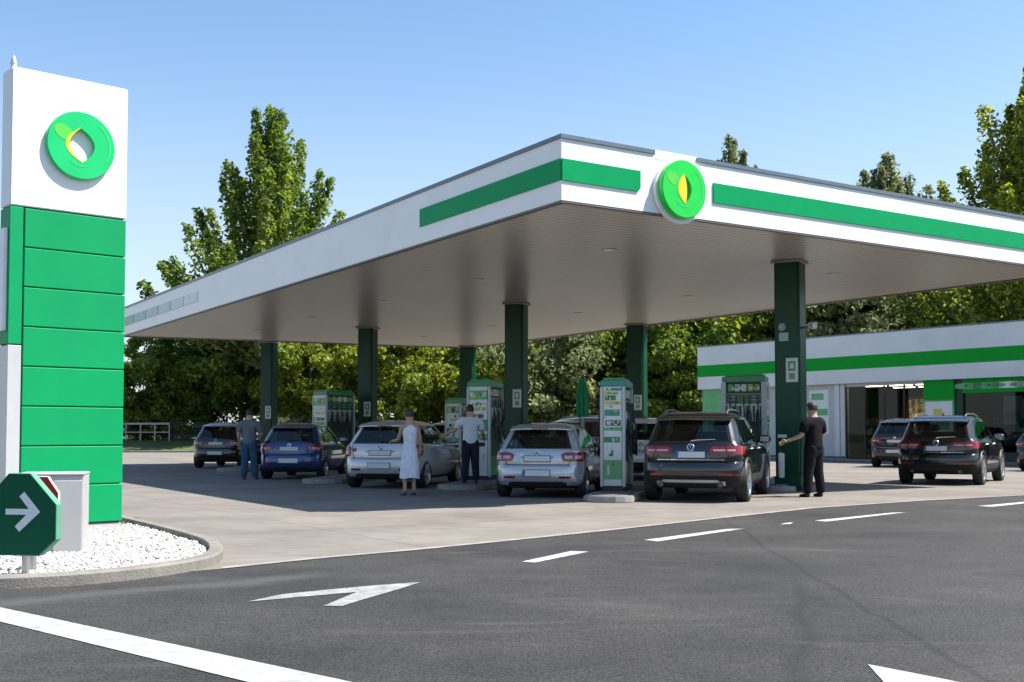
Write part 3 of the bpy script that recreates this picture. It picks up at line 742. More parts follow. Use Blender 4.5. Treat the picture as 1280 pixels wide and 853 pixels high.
def wheel_mesh(r, wdt, style):
    b = MB(); h = wdt / 2
    b.lathe([(r * .66, -h * .85), (r * .72, -h), (r * .93, -h * .98), (r * .985, -h * .8), (r, -h * .4), (r, h * .4), (r * .985, h * .8), (r * .93, h * .98), (r * .72, h), (r * .66, h * .85), (r * .62, h * .3), (r * .62, -h * .3), (r * .66, -h * .85)], 36, axis='x')
    g = MB()
    g.lathe([(r * .62, h * .2), (r * .655, h * .9), (r * .69, h * .96), (r * .69, h * .80), (r * .64, h * .80), (r * .60, h * .15)], 36, axis='x')
    g.lathe([(0, h * .72), (r * .13, h * .70), (r * .16, h * .6), (r * .16, h * .2)], 16, axis='x')
    n = 5
    for i in range(n):
        for dd in ((-.13, .13) if style else (0,)):
            a = 2 * math.pi * i / n; a2 = a + dd * .9; a1 = a + dd * 1.6
            p0 = Vector((0, math.cos(a1) * r * .12, math.sin(a1) * r * .12)); p1 = Vector((0, math.cos(a2) * r * .645, math.sin(a2) * r * .645))
            d = (p1 - p0).normalized(); wv = Vector((0, -d.z, d.y)) * r * (.055 if style else .10)
            g.ext([p0 + wv * .8 + Vector((h * .5, 0, 0)), p0 - wv * .8 + Vector((h * .5, 0, 0)), p1 - wv + Vector((h * .62, 0, 0)), p1 + wv + Vector((h * .62, 0, 0))], Vector((h * .22, 0, 0)))
    g.lathe([(r * .60, 0.), (0, 0.)], 24, (h * .08, 0, 0), axis='x', m=1)
    return b, g

def car(label, paint, loc, heading, S=HATCH, sc=(1, 1, 1), glass=glass_dark, opts=(), rim=None, emblem='disc', group='cars at the fuel pumps', detail=True):
    sh = Shell(S, *sc); sx, sy, sz = sc; suv = S is SUVS
    root = thing('parked_car', label, 'car', loc, -heading, group)
    lev = sh.lev; rings = [sh.ring(p) for p in lev]; NH = len(rings[0]) - 1
    vs = []; 
    for p, rg in zip(lev, rings):
        for k in range(NH + 1): vs.append(sh.pt(p, rg[k][0]))
        for k in range(NH - 1, 0, -1): vs.append(sh.pt(p, -rg[k][0]))
    NR = 2 * NH; nl = len(lev)
    faces, mi, wins = [], [], {}
    zb, ztp = S['belt'], S['top']
    for i in range(nl - 1):
        zc = (lev[i][0] + lev[i + 1][0]) / 2; inwin = zb - 1e-4 < zc < ztp + 1e-4
        for k in range(NR):
            f = (i * NR + k, i * NR + (k + 1) % NR, (i + 1) * NR + (k + 1) % NR, (i + 1) * NR + k)
            kk = k + 1 if k < NH else NR - k
            kd = rings[i][kk][1]; side = 'r' if k < NH else 'l'
            mt = 0
            if inwin and kd in ('R', 'W') or inwin and kd[:1] == 'S':
                mt = 2; wins.setdefault(kd + (side if kd[0] == 'S' else ''), []).append(f)
            elif inwin and kd == 'k': mt = 1
            elif zc < S['clad']: mt = 3
            faces.append(f); mi.append(mt)
    faces.append(tuple(range(NR - 1, -1, -1))); mi.append(3)
    faces.append(tuple((nl - 1) * NR + k for k in range(NR))); mi.append(0)
    b = MB(); b.add(vs, faces); b.m = mi
    body = b.build('body', [paint, trim_k, paint, clad_k, arch_k], root)
    wr = S['wr'] * sz; cut = MB(); 
    for ya in S['ax']:
        cut.lathe([(0, -1.6), (wr * 1.16, -1.6), (wr * 1.16, 1.6), (0, 1.6)], 32, (0, ya * sy, wr), axis='x')
    co = cut.build('cutter', arch_k, None, weld=True)
    mo = body.modifiers.new('arch', 'BOOLEAN'); mo.operation = 'DIFFERENCE'; mo.solver = 'EXACT'; mo.object = co
    try: mo.material_mode = 'TRANSFER'
    except Exception: pass
    bpy.context.view_layer.update()
    me = apply_mods(body); cm = co.data; bpy.data.objects.remove(co); bpy.data.meshes.remove(cm)
    bm = bmesh.new(); bm.from_mesh(me)
    bmesh.ops.delete(bm, geom=[f for f in bm.faces if f.material_index == 2], context='FACES')
    bm.to_mesh(me); bm.free()
    # inner lining of pillars and roof, shut lines
    x = MB(); Nrm = []
    inn = [v + (Vector((0, sh.sy * (lev[j // NR][1] + lev[j // NR][2]) / 2, v.z)) - v).normalized() * .03 - Vector((0, 0, .012 if lev[j // NR][0] > ztp else 0)) for j, v in enumerate(vs)]
    lf = [f[::-1] for f, q in zip(faces[:-2], mi[:-2]) if q != 2 and lev[f[0] // NR][0] > zb - .12] + [faces[-1][::-1]]
    x.add(inn, lf, 0); x.build('headlining', seat_k, root, smooth=40)
    seam = MB()
    def line(rows, wd=.009):
        panel(sh, seam, [(z, q - wd / 2, q + wd / 2) for z, q in rows], .0015, 1, 0, .004, 4)
    pb_ = sh.prm(zb)
    for (yb_, yt_) in S['door']:
        for sg in (1, -1):
            z0 = S['clad'] + .06; z1 = zb - .01
            if yb_ < 1.0: z0 = S['wr'] * 2.15
            rows = []
            for z, y in ((z0, yb_), (z1, yt_)):
                q = sh.seg(sh.prm(z)); rows.append((z, sg * (q[0] + q[1] + (max(y, q[2]) - q[2]))))
            line(rows)
    zt0 = .665 if not suv else .755
    for sg in (1, -1):
        q0, q1 = sh.seg(sh.prm(zt0)), sh.seg(sh.prm(zb - .01))
        line([(zt0, sg * (q0[0] + q0[1] * .12)), (zb - .01, sg * (q1[0] + q1[1] * .22))], .012)
    qs = sh.seg(sh.prm(zt0)); panel(sh, seam, [(zt0 - .006, -qs[0] - qs[1] * .12, qs[0] + qs[1] * .12), (zt0 + .006, -qs[0] - qs[1] * .12, qs[0] + qs[1] * .12)], .0015, 14, 0, .004, 1)
    seam.build('shut_line', black, body)
    if suv:      # rocker cladding arches
        for ya in S['ax']:
            for sg in (1, -1):
                ar = MB()
                pts = []
                for a in range(-8, 189, 14):
                    yy = ya + math.cos(R(a)) * S['wr'] * 1.2; zz = (S['wr'] + math.sin(R(a)) * S['wr'] * 1.2)
                    pz = sh.prm(max(.27, min(zz, 1.0))); q = sh.seg(pz); v = sh.pt(pz, sg * (q[0] + q[1] + min(max(yy - q[2], -.0), q[4])))
                    if yy < q[2]: 
                        sa = q[0] + q[1] * max(0.2, 1 - (q[2] - yy) / pz[4] * .8); v = sh.pt(pz, sg * sa)
                    pts.append(Vector((v.x + .0 * sg, yy * sy, zz * sz)))
                ar.tube(pts, .022, 6); ar.build('arch_trim', clad_k, body, smooth=50)
    shade(me, 32)
    # glazing
    wn = {'R': 'rear_window', 'W': 'windscreen'}
    for kd, fl in wins.items():
        idx = sorted({i for f in fl for i in f}); mp = {i: j for j, i in enumerate(idx)}
        x = MB(); x.add([vs[i] * 1.0 + (Vector((0, sy * S['L'] * .5, vs[i].z)) - vs[i]).normalized() * .006 for i in idx], [[mp[i] for i in f] for f in fl])
        x.build(wn.get(kd, 'side_window'), glass if kd != 'W' else glass_mid, root, smooth=60)
    # black edge of the rear window
    eb = MB(); q0 = sh.breaks(sh.prm(zb))[1][0]; q1 = sh.breaks(sh.prm(ztp))[1][0]
    panel(sh, eb, [(zb, -q0, q0), (zb + .035, -(q0 + (q1 - q0) * .1), q0 + (q1 - q0) * .1)], .0015, 12, 0, .005, 2)
    for sg in (1, -1): panel(sh, eb, [(zb + .035, sg * (q0 + (q1 - q0) * .1 - .05), sg * (q0 + (q1 - q0) * .1)), (ztp, sg * (q1 - .05), sg * q1)] if sg > 0 else [(zb + .035, -(q0 + (q1 - q0) * .1), -(q0 + (q1 - q0) * .1 - .05)), (ztp, -q1, -(q1 - .05))], .0015, 2, 0, .005, 4)
    eb.build('window_edge', trim_k, root, smooth=50)
    # spoiler and brake light
    sp = MB(); wz = (sh.prm(ztp)[3] - .02) * sx; yz = sh.prm(ztp)[1] * sy; zz = sh.prm(ztp + .04)[0] * sz
    prof = [(-.10, -.055), (-.10, -.035), (.0, .005), (.14, .03), (.14, -.01), (-.02, -.06)]
    k = 12; rows = []
    for i in range(k + 1):
        u = -1 + 2 * i / k; rows.append([Vector((u * wz * .97, yz + yy + .05 * u * u, zz + z_ - .02 * u ** 4)) for yy, z_ in prof])
    n_ = len(prof); sp.add([q for r_ in rows for q in r_], [(i * n_ + j, (i + 1) * n_ + j, (i + 1) * n_ + (j + 1) % n_, i * n_ + (j + 1) % n_) for i in range(k) for j in range(n_)] + [tuple(range(n_)), tuple(k * n_ + j for j in range(n_ - 1, -1, -1))])
    spo = sp.build('roof_spoiler', paint, root, smooth=50)
    x = MB(); x.box((0, yz - .104, zz - .044), (.32, .012, .016)); x.build('brake_light', red_l, spo)
    # tail lamps
    tl = S.get('tl')
    for sg in (1, -1):
        x = MB(); w_ = MB(); d_ = MB()
        def pn(bb, rows, off, ns=8): panel(sh, bb, [(z, min(sg * a, sg * c), max(sg * a, sg * c)) for z, a, c in rows], off, ns, 0, .012, 3)
        q = sh.seg(sh.prm(zb - .1)); e0 = q[0]; c1 = q[1]
        if suv:
            pn(x, [(.885, e0 - .24, e0 + c1 * 1.15), (.92, e0 - .30, e0 + c1 + .10), (.975, e0 - .32, e0 + c1 + .16), (1.02, e0 - .26, e0 + c1 + .16)], .012, 12)
            pn(w_, [(.935, e0 - .24, e0 + c1 * .35), (.965, e0 - .26, e0 + c1 * .40)], .016)
            pn(d_, [(.895, e0 - .02, e0 + .01), (1.015, e0 - .04, e0 - .01)], .018, 1)
        elif 'wide' in opts:
            pn(x, [(.73, e0 - .10, e0 + c1 * 1.0), (.77, e0 - .13, e0 + c1 + .08), (.86, e0 - .15, e0 + c1 + .16), (.90, e0 - .06, e0 + c1 + .14)], .012, 10)
            pn(w_, [(.775, e0 - .07, e0 + c1 * .18), (.835, e0 - .09, e0 + c1 * .2)], .016); pn(w_, [(.775, e0 + c1 * .32, e0 + c1 * .72), (.835, e0 + c1 * .32, e0 + c1 * .74)], .016)
            pn(d_, [(.735, e0 + c1 * .21, e0 + c1 * .28), (.895, e0 + c1 * .21, e0 + c1 * .28)], .018, 1)
        elif 'tall' in opts:
            pn(x, [(.70, e0 + c1 * .30, e0 + c1 * .95), (.76, e0 + c1 * .20, e0 + c1 + .03), (.90, e0 + c1 * .22, e0 + c1 + .10), (.945, e0 + c1 * .45, e0 + c1 + .10)], .012, 8)
            pn(x, [(.80, e0 - .05, e0 + c1 * .12), (.87, e0 - .07, e0 + c1 * .12)], .012, 4)
            pn(w_, [(.745, e0 + c1 * .4, e0 + c1 * .85), (.80, e0 + c1 * .36, e0 + c1 * .85)], .016)
        else:
            pn(x, [(.77, e0 - .12, e0 + c1 * 1.0), (.80, e0 - .17, e0 + c1 + .08), (.87, e0 - .19, e0 + c1 + .20), (.91, e0 - .02, e0 + c1 + .20)], .012, 10)
            pn(w_, [(.80, e0 - .06, e0 + c1 * .45), (.84, e0 - .08, e0 + c1 * .5)], .016)
            pn(d_, [(.78, e0 - .02, e0 + .01), (.90, e0 - .02, e0 + .01)], .018, 1)
        to = x.build('tail_light', red_l, root, smooth=40)
        w_.build('reversing_lamp', clear_l, to, smooth=40)
        if d_.v: d_.build('lamp_divider', red_d, to)
        # bumper reflector
        x = MB(); zr = .50 if suv else .40; q = sh.seg(sh.prm(zr)); lo, hi = sorted((sg * (q[0] - .06), sg * (q[0] + .18)))
        panel(sh, x, [(zr, lo, hi), (zr + .04, lo, hi)], .008, 6); x.build('reflector', red_d if not suv else red_l, root)
    # lower bumper insert
    x = MB(); zi = S['clad']; q = sh.seg(sh.prm(zi))
    z0, z1 = (.30, .44) if suv else (.225, .335)
    panel(sh, x, [(z0, -q[0] * .98, q[0] * .98), (z1 - .03, -q[0] * 1.06, q[0] * 1.06), (z1, -q[0] * .9, q[0] * .9)], .012, 18, 0, .02)
    x.build('bumper_insert', clad_k, root, smooth=40)
    if suv:
        x = MB(); panel(sh, x, [(.385, -q[0] * .98, q[0] * .98), (.43, -q[0] * .86, q[0] * .86)], .022, 20, 0, .02)
        for sg in (1, -1):
            a, c = sorted((sg * q[0] * .9, sg * q[0] * 1.08)); panel(sh, x, [(.335, sorted((sg * q[0] * .98, sg * q[0] * 1.08))[0], sorted((sg * q[0] * .98, sg * q[0] * 1.08))[1]), (.40, a, c)], .022, 4, 0, .02)
        x.build('skid_trim', pm('satin_silver_trim', (.60, .60, .60), .35, .3) if 'skid' in opts else clad_k, root, smooth=40)
        for sg in (1, -1):
            x = MB(); x.lathe([(.045, 0), (.05, .0), (.05, .14), (.04, .14), (.04, .02), (0, .02)], 16, (sg * .52 * sx, -.0 + .04, .335 * sz), axis='y'); x.build('exhaust_tip', pm('exhaust_metal', (.10, .10, .10), .35, .8), root, smooth=40)
    # plates
    def plate(z, w_=.52, h=.11, blue=True, off=.02, rec=False):
        zc = z; q = sh.P(zc, 0); n = sh.N(zc, 0); up = Vector((0, -n.z, n.y)); up = up if up.z > 0 else -up; M = Matrix((Vector((1, 0, 0)), n * -1, up)).transposed()
        x = MB(); x.box(q + n * off, (w_, .014, h), M=M, m=0)
        x.box(q + n * (off + .0075) + Vector((-w_ / 2 + .024, 0, 0)), (.042, .004, h * .94), M=M, m=1 if blue else 0)
        x.box(q + n * (off - .006), (w_ + .03, .014, h + .03), M=M, m=2)
        x.build('number_plate', [plate_w, plate_b, trim_k], root)
    if suv: plate(.87, .52, .11, True, .015)
    else:
        plate(.775 if 'wide' in opts or 'tall' in opts else .80, .50, .10, False, .012); plate(.50, .52, .11, 'wide' in opts, .014)
    # badge
    zg = 1.0 if suv else .885; q = sh.P(zg, 0); n = sh.N(zg, 0); up = Vector((0, -n.z, n.y)); up = up if up.z > 0 else -up
    M = Matrix((Vector((1, 0, 0)), n * -1, up)).transposed(); C = q + n * .012; T = lambda a, c: C + M @ Vector((a, -.006, c))
    x = MB(); rb = .062 if suv else .05
    if emblem == 'diamond':
        d = [(0, .065), (.042, 0), (0, -.065), (-.042, 0)]
        for i in range(4): x.tube([T(*d[i]), T(*d[(i + 1) % 4])], .0115, 6)
    else:
        x.tube([T(math.cos(2 * math.pi * i / 20) * rb, math.sin(2 * math.pi * i / 20) * rb) for i in range(21)], .009, 6)
        if emblem == 'disc':
            for pts in (((-.028, .052), (0, .006), (.028, .052)), ((-.052, .022), (-.024, -.05), (0, .0), (.024, -.05), (.052, .022))):
                k_ = rb / .062; x.tube([T(a * k_, c * k_) for a, c in pts], .008 * k_, 5)
        else: x.tube([T(-rb, 0), T(rb, 0)], .012, 5)
    x.build('badge', chrome, root, smooth=40)
    if suv or 'strip' in opts:
        x = MB(); panel(sh, x, [(zg - .088, -.33, .33), (zg - .072, -.33, .33)], .006, 6) if not suv else panel(sh, x, [(.775, -.62, .62), (.79, -.62, .62)], .008, 10)
        x.build('tailgate_trim', chrome if suv else trim_k, root)
    # wiper
    zw = zb + .05; x = MB(); x.tube([sh.P(zb + .03, 0) + sh.N(zb + .03, 0) * .02, sh.P(zb + .045, .10) + sh.N(zw, .1) * .025, sh.P(zb + .06, .44) + sh.N(zw, .4) * .02], [.014, .010, .006], 6); x.build('rear_wiper', chrome if 'litwiper' in opts else black, root)
    # antenna, rails
    x = MB(); zr = sh.prm(9)[0] * sz; yk = (sh.prm(9)[1] + .06) * sy
    x.ext([Vector((-.012, yk - .05, zr - .01)), Vector((-.012, yk + .10, zr - .005)), Vector((-.012, yk - .03, zr + .065))], Vector((.024, 0, 0))); x.build('antenna', black, root)
    if suv:
        for sg in (1, -1):
            x = MB(); xr = sh.prm(1.62)[3] * .93 * sx * sg
            x.tube([(xr, .62 * sy, 1.615 * sz), (xr, .74 * sy, 1.68 * sz), (xr, 1.2 * sy, 1.70 * sz), (xr, 1.8 * sy, 1.695 * sz), (xr * 1.0, 2.2 * sy, 1.66 * sz), (xr, 2.36 * sy, 1.60 * sz)], .018, 8); x.build('roof_rail', pm('satin_rail', (.35, .35, .36), .25, .8), root, smooth=50)
    # mirrors and handles
    for sg in (1, -1):
        ym = S['side'][-1][2] - .10; z = zb + .03; q = sh.seg(sh.prm(zb)); px_ = sh.pt(sh.prm(zb), sg * (q[0] + q[1] + ym - q[2]))
        x = MB(); cx, cy, cz = px_.x + sg * .145, px_.y - .02, px_.z + .065
        n_ = 14; prof = [(.0, -.075), (.055, -.07), (.085, -.03), (.085, .02), (.06, .08), (.0, .10)]
        for_v = []
        for r_, yy in prof:
            for j in range(n_):
                a = 2 * math.pi * j / n_; for_v.append(Vector((cx + 1.45 * r_ * (abs(math.cos(a)) ** .7) * (1 if math.cos(a) >= 0 else -1), cy + yy, cz + .95 * r_ * (abs(math.sin(a)) ** .7) * (1 if math.sin(a) >= 0 else -1))))
        x.add(for_v, [(i * n_ + j, i * n_ + (j + 1) % n_, (i + 1) * n_ + (j + 1) % n_, (i + 1) * n_ + j) for i in range(len(prof) - 1) for j in range(n_)])
        x.tube([px_ + Vector((-sg * .02, .0, .02)), Vector((cx - sg * .06, cy + .02, cz - .04))], .022, 8)
        mo = x.build('door_mirror', paint if 'litmirror' in opts or not suv else trim_k, root, smooth=45)
        x = MB(); x.box((cx, cy - .073, cz), (.17, .006, .10)); x.build('mirror_glass', pm('mirror_glass', (.22, .24, .26), .05, 1.0), mo, bevel=.003)
        for yh in ([1.05, 1.98] if not suv else [1.42, 2.42]):
            z = zb - .11; qz = sh.prm(z); q = sh.seg(qz); p_ = sh.pt(qz, sg * (q[0] + q[1] + yh - q[2]))
            x = MB(); x.tube([p_ + Vector((sg * -.005, -.09, 0)), p_ + Vector((sg * .03, -.07, .004)), p_ + Vector((sg * .03, .07, .004)), p_ + Vector((sg * -.005, .09, 0))], .013, 6); x.build('door_handle', chrome if suv else paint, root, smooth=50)
    if suv:   # bright line under the windows
        for sg in (1, -1):
            x = MB(); pts = []
            for i in range(14):
                y = .70 + (3.0 - .70) * i / 13; qz = sh.prm(zb - .005); q = sh.seg(qz); pts.append(sh.pt(qz, sg * (q[0] + q[1] + max(0, y - q[2]))) + Vector((sg * .004, 0, 0)))
            x.tube(pts, .009, 6); x.build('window_trim', chrome, root, smooth=50)
    # head lamps and grille (front)
    for sg in (1, -1):
        x = MB(); zl = zb - .30; qz = sh.prm(zl); T_ = sh.tot(qz); q = sh.seg(qz); a, c = sorted((sg * (T_ - q[6] * .55), sg * (T_ - q[6] - q[5] * .8)))
        panel(sh, x, [(zl - .05, a, c), (zl + .05, a + .03 * (sg > 0), c - .03 * (sg < 0))], .008, 8); x.build('headlight', clear_l, root, smooth=40)
    # wheels
    xw = (S['lev'][4][3] - .105) * sx
    wbm, rgm = wheel_mesh(wr, .205 if not suv else .23, 'double' in opts)
    wproto = None
    for ya in S['ax']:
        for sg in (1, -1):
            if wproto is None:
                wo = wbm.build('wheel', black, root, smooth=40); ro = rgm.build('rim', [rim or rimm, arch_k], wo, smooth=30); wproto = (wo, ro)
            else:
                wo = wproto[0].copy(); COL.objects.link(wo); wo.parent = root; ro = wproto[1].copy(); COL.objects.link(ro); ro.parent = wo
            wo.location = (xw * sg, ya * sy, wr); wo.rotation_euler = (rng.uniform(0, 1.2), 0, 0) if sg > 0 else (rng.uniform(0, 1.2), 0, math.pi)
    # seats
    def seat(xc, yc, wd, name, rests):
        x = MB(); zc = zb - .42
        x.box((xc, yc + .28, zc), (wd, .5, .14)); x.box((xc, yc, zc + .33), (wd * .94, .13, .60), M=Matrix.Rotation(R(12), 3, 'X'))
        for rx in rests: x.box((xc + rx, yc - .09, zc + .73), (.25, .08, .17)); 
        x.build(name, seat_k, root, bevel=.04, seg=2, smooth=60)
    seat(.36 * sx, 1.75 * sy if not suv else 2.0 * sy, .5, 'seat', (0,)); seat(-.36 * sx, 1.75 * sy if not suv else 2.0 * sy, .5, 'seat', (0,))
    seat(0, .95 * sy if not suv else 1.1 * sy, 1.2, 'rear_seat', (-.38, .38))
    x = MB(); yd = (S['side'][-1][2] - .05) * sy; x.bx(-.66 * sx, .66 * sx, yd, yd + .35, zb * sz - .35, zb * sz + .02); x.bx(-.7 * sx, .7 * sx, .5, yd, .36, .40); x.build('dashboard', seat_k, root, bevel=.03)
    return root

def place(px_r, py_r, width, heading):
    """rear-centre ground position of a car whose rear right corner meets the ground at that pixel"""
    c = G(px_r, py_r); h = R(heading); return Vector((c.x - width / 2 * math.cos(h), c.y + width / 2 * math.sin(h), 0))

car('black estate SUV with silver rear skid trim filling up beside the man in black', carpaint('black_paint', (.003, .0035, .005), .0, .2), place(927, 631, 1.84, 19.5), R(19.5), SUVS, (1.03, 1, 1.0), glass_dark, ('skid', 'double', 'litwiper'))
car('silver hatchback with wide red tail lamps just left of the middle pump', carpaint('silver_paint', (.46, .49, .53), .5, .28), place(726, 625, 1.72, 12.5), R(12.5), HATCH, (1.02, 1, .99), glass_mid, ('wide', 'strip'), emblem='round')
car('pale silver hatchback with diamond badge behind the woman in white', carpaint('pale_silver_paint', (.55, .56, .58), .4, .3), place(522, 612.5, 1.84, 13), R(13), HATCH, (1.08, 1.02, 1.05), glass_mid, ('tall', 'strip', 'double'), emblem='diamond')
car('blue hatchback with two blank plates under the canopy', carpaint('blue_paint', (.009, .052, .185), .35, .26), place(399, 600.5, 1.70, 4), R(4), HATCH, (1.01, 1.0, 1.04), glass_mid, ('double',), emblem='disc')
car('dark hatchback at the far left under the canopy beside the man in grey', carpaint('dark_teal_paint', (.005, .010, .013), .25, .26), place(298, 586, 1.72, 3), R(3), HATCH, (1.02, 1.0, 1.10), glass_dark, (), emblem='diamond', rim=rimd)
car('black estate car with roof rails driving out past the shop', carpaint('black_paint_b', (.0035, .0035, .0045), .0, .2), place(1221, 608.5, 1.86, 32), R(32), SUVS, (1.05, 1.0, 1.02), glass_dark, ('double', 'litwiper', 'litmirror'), group='cars parked by the shop')
c = dep(1109, 40.5); car('small dark hatchback in front of the shop entrance', carpaint('dark_blue_paint', (.012, .014, .018), .3, .26), c + Vector((.2, 0, 0)), R(34), HATCH, (1.06, 1.04, 1.2), glass_dark, (), emblem='disc', rim=rimd, group='cars parked by the shop')
c = dep(1292, 36.5); car('black car cut off by the right edge in front of the shop window', carpaint('black_paint_c', (.008, .009, .012), .2, .22), c, R(58), HATCH, (1.04, 1.05, 1.08), glass_dark, (), emblem='disc', group='cars parked by the shop')
c = dep(690, 34.5); car('silver grey people carrier with roof rails behind the silver hatchback', carpaint('grey_silver_paint', (.16, .165, .17), .5, .3), c, R(62), SUVS, (1, 1.0, 1.05), glass_dark, (), emblem='disc')
c = dep(548, 37.0); car('dark car mostly hidden behind the pale silver hatchback', carpaint('dark_grey_paint', (.015, .015, .017), .3, .26), c, R(30), HATCH, (1, 1, 1.12), glass_dark, (), emblem='disc')
c = dep(345, 44.0); car('dark car glimpsed between the man in grey and the blue hatchback', carpaint('black_brown_paint', (.014, .012, .012), .3, .26), c, R(30), HATCH, (1, 1, 1.08), glass_dark, (), emblem='disc')
c = dep(800, 29.3); car('white car with big dark windows behind the middle pump and the black SUV', carpaint('white_paint', (.62, .63, .64), .0, .3), c, R(14), SUVS, (1, 1, 1.0), glass_dark, (), emblem='disc')
# ================================================================== islands and pumps
kerb_l = pm('island_kerb', (.27, .265, .25), .8, var=.2, scale=5, bump=.3, bscale=50, dirt=(.16, .155, .15), damt=.6)
island_top = pm('island_paving', (.17, .165, .16), .85, var=.2, scale=8, bump=.3)
def island(c, heading, L_, W_, label):
    """kerbed slab: near end centre c, running along heading"""
    s = thing('fuel_island', label, 'kerbed island', (c.x, c.y, 0), -R(heading), 'kerbed pump islands')
    poly = []
    for i in range(9): a = math.pi + math.pi * i / 8; poly.append(Vector((W_ / 2 * math.cos(a), W_ / 2 * (math.sin(a) + 1) * .8)))
    poly += [Vector((W_ / 2, L_ - .1)), Vector((W_ / 2 - .1, L_)), Vector((-W_ / 2 + .1, L_)), Vector((-W_ / 2, L_ - .1))]
    b = MB(); b.prism(poly, 0, .125); b.build('kerb_edge', kerb_l, s, bevel=.02, seg=2)
    b = MB(); b.prism(off_poly(poly, .14), .1, .134); b.build('top_paving', island_top, s)
    return s
i1 = G(963, 616); island(G(966, 615.5), 18, 6.0, 1.0, 'light kerbed island carrying the pump and column beside the man in black')
island(G(757, 629.5), 14, 6.5, .95, 'long kerbed island under the middle pump right of the silver hatchback')
island(G(571, 614), 13, 7.0, 1.15, 'kerbed island under the man in the white shirt')
island(G(398, 606), 8, 6.5, 1.1, 'low kerbed island right of the blue hatchback')
island(G(286, 590.5), 5, 6.5, 1.1, 'low kerbed island at the feet of the man in grey')

pump_w = pm('pump_white', (.72, .74, .73), .3, var=.05); pump_g = pm('pump_green', (.0, .24, .07), .3, var=.08, coat=.3); pump_lg = pm('pump_light_green', (.10, .42, .16), .3, var=.12)
pump_y = pm('pump_yellow', (.62, .52, .12), .35); pump_s = pm('pump_steel', (.50, .52, .54), .4, .25, var=.08); pump_k = pm('pump_recess', (.02, .07, .035), .5); scr = pm('pump_screen', (.03, .06, .05), .2)
teal = pm('pump_teal', (.06, .26, .22), .35)
hosem = pm('hose_rubber', (.012, .012, .012), .45); noz_g = pm('nozzle_green', (.02, .16, .05), .4); noz_k = pm('nozzle_black', (.02, .02, .02), .4)
goods = [pm('goods_%s' % n_, c_, .4) for n_, c_ in (('red', (.4, .04, .03)), ('yellow', (.55, .4, .05)), ('white', (.60, .58, .53)), ('green', (.05, .3, .08)), ('blue', (.04, .1, .3)))]
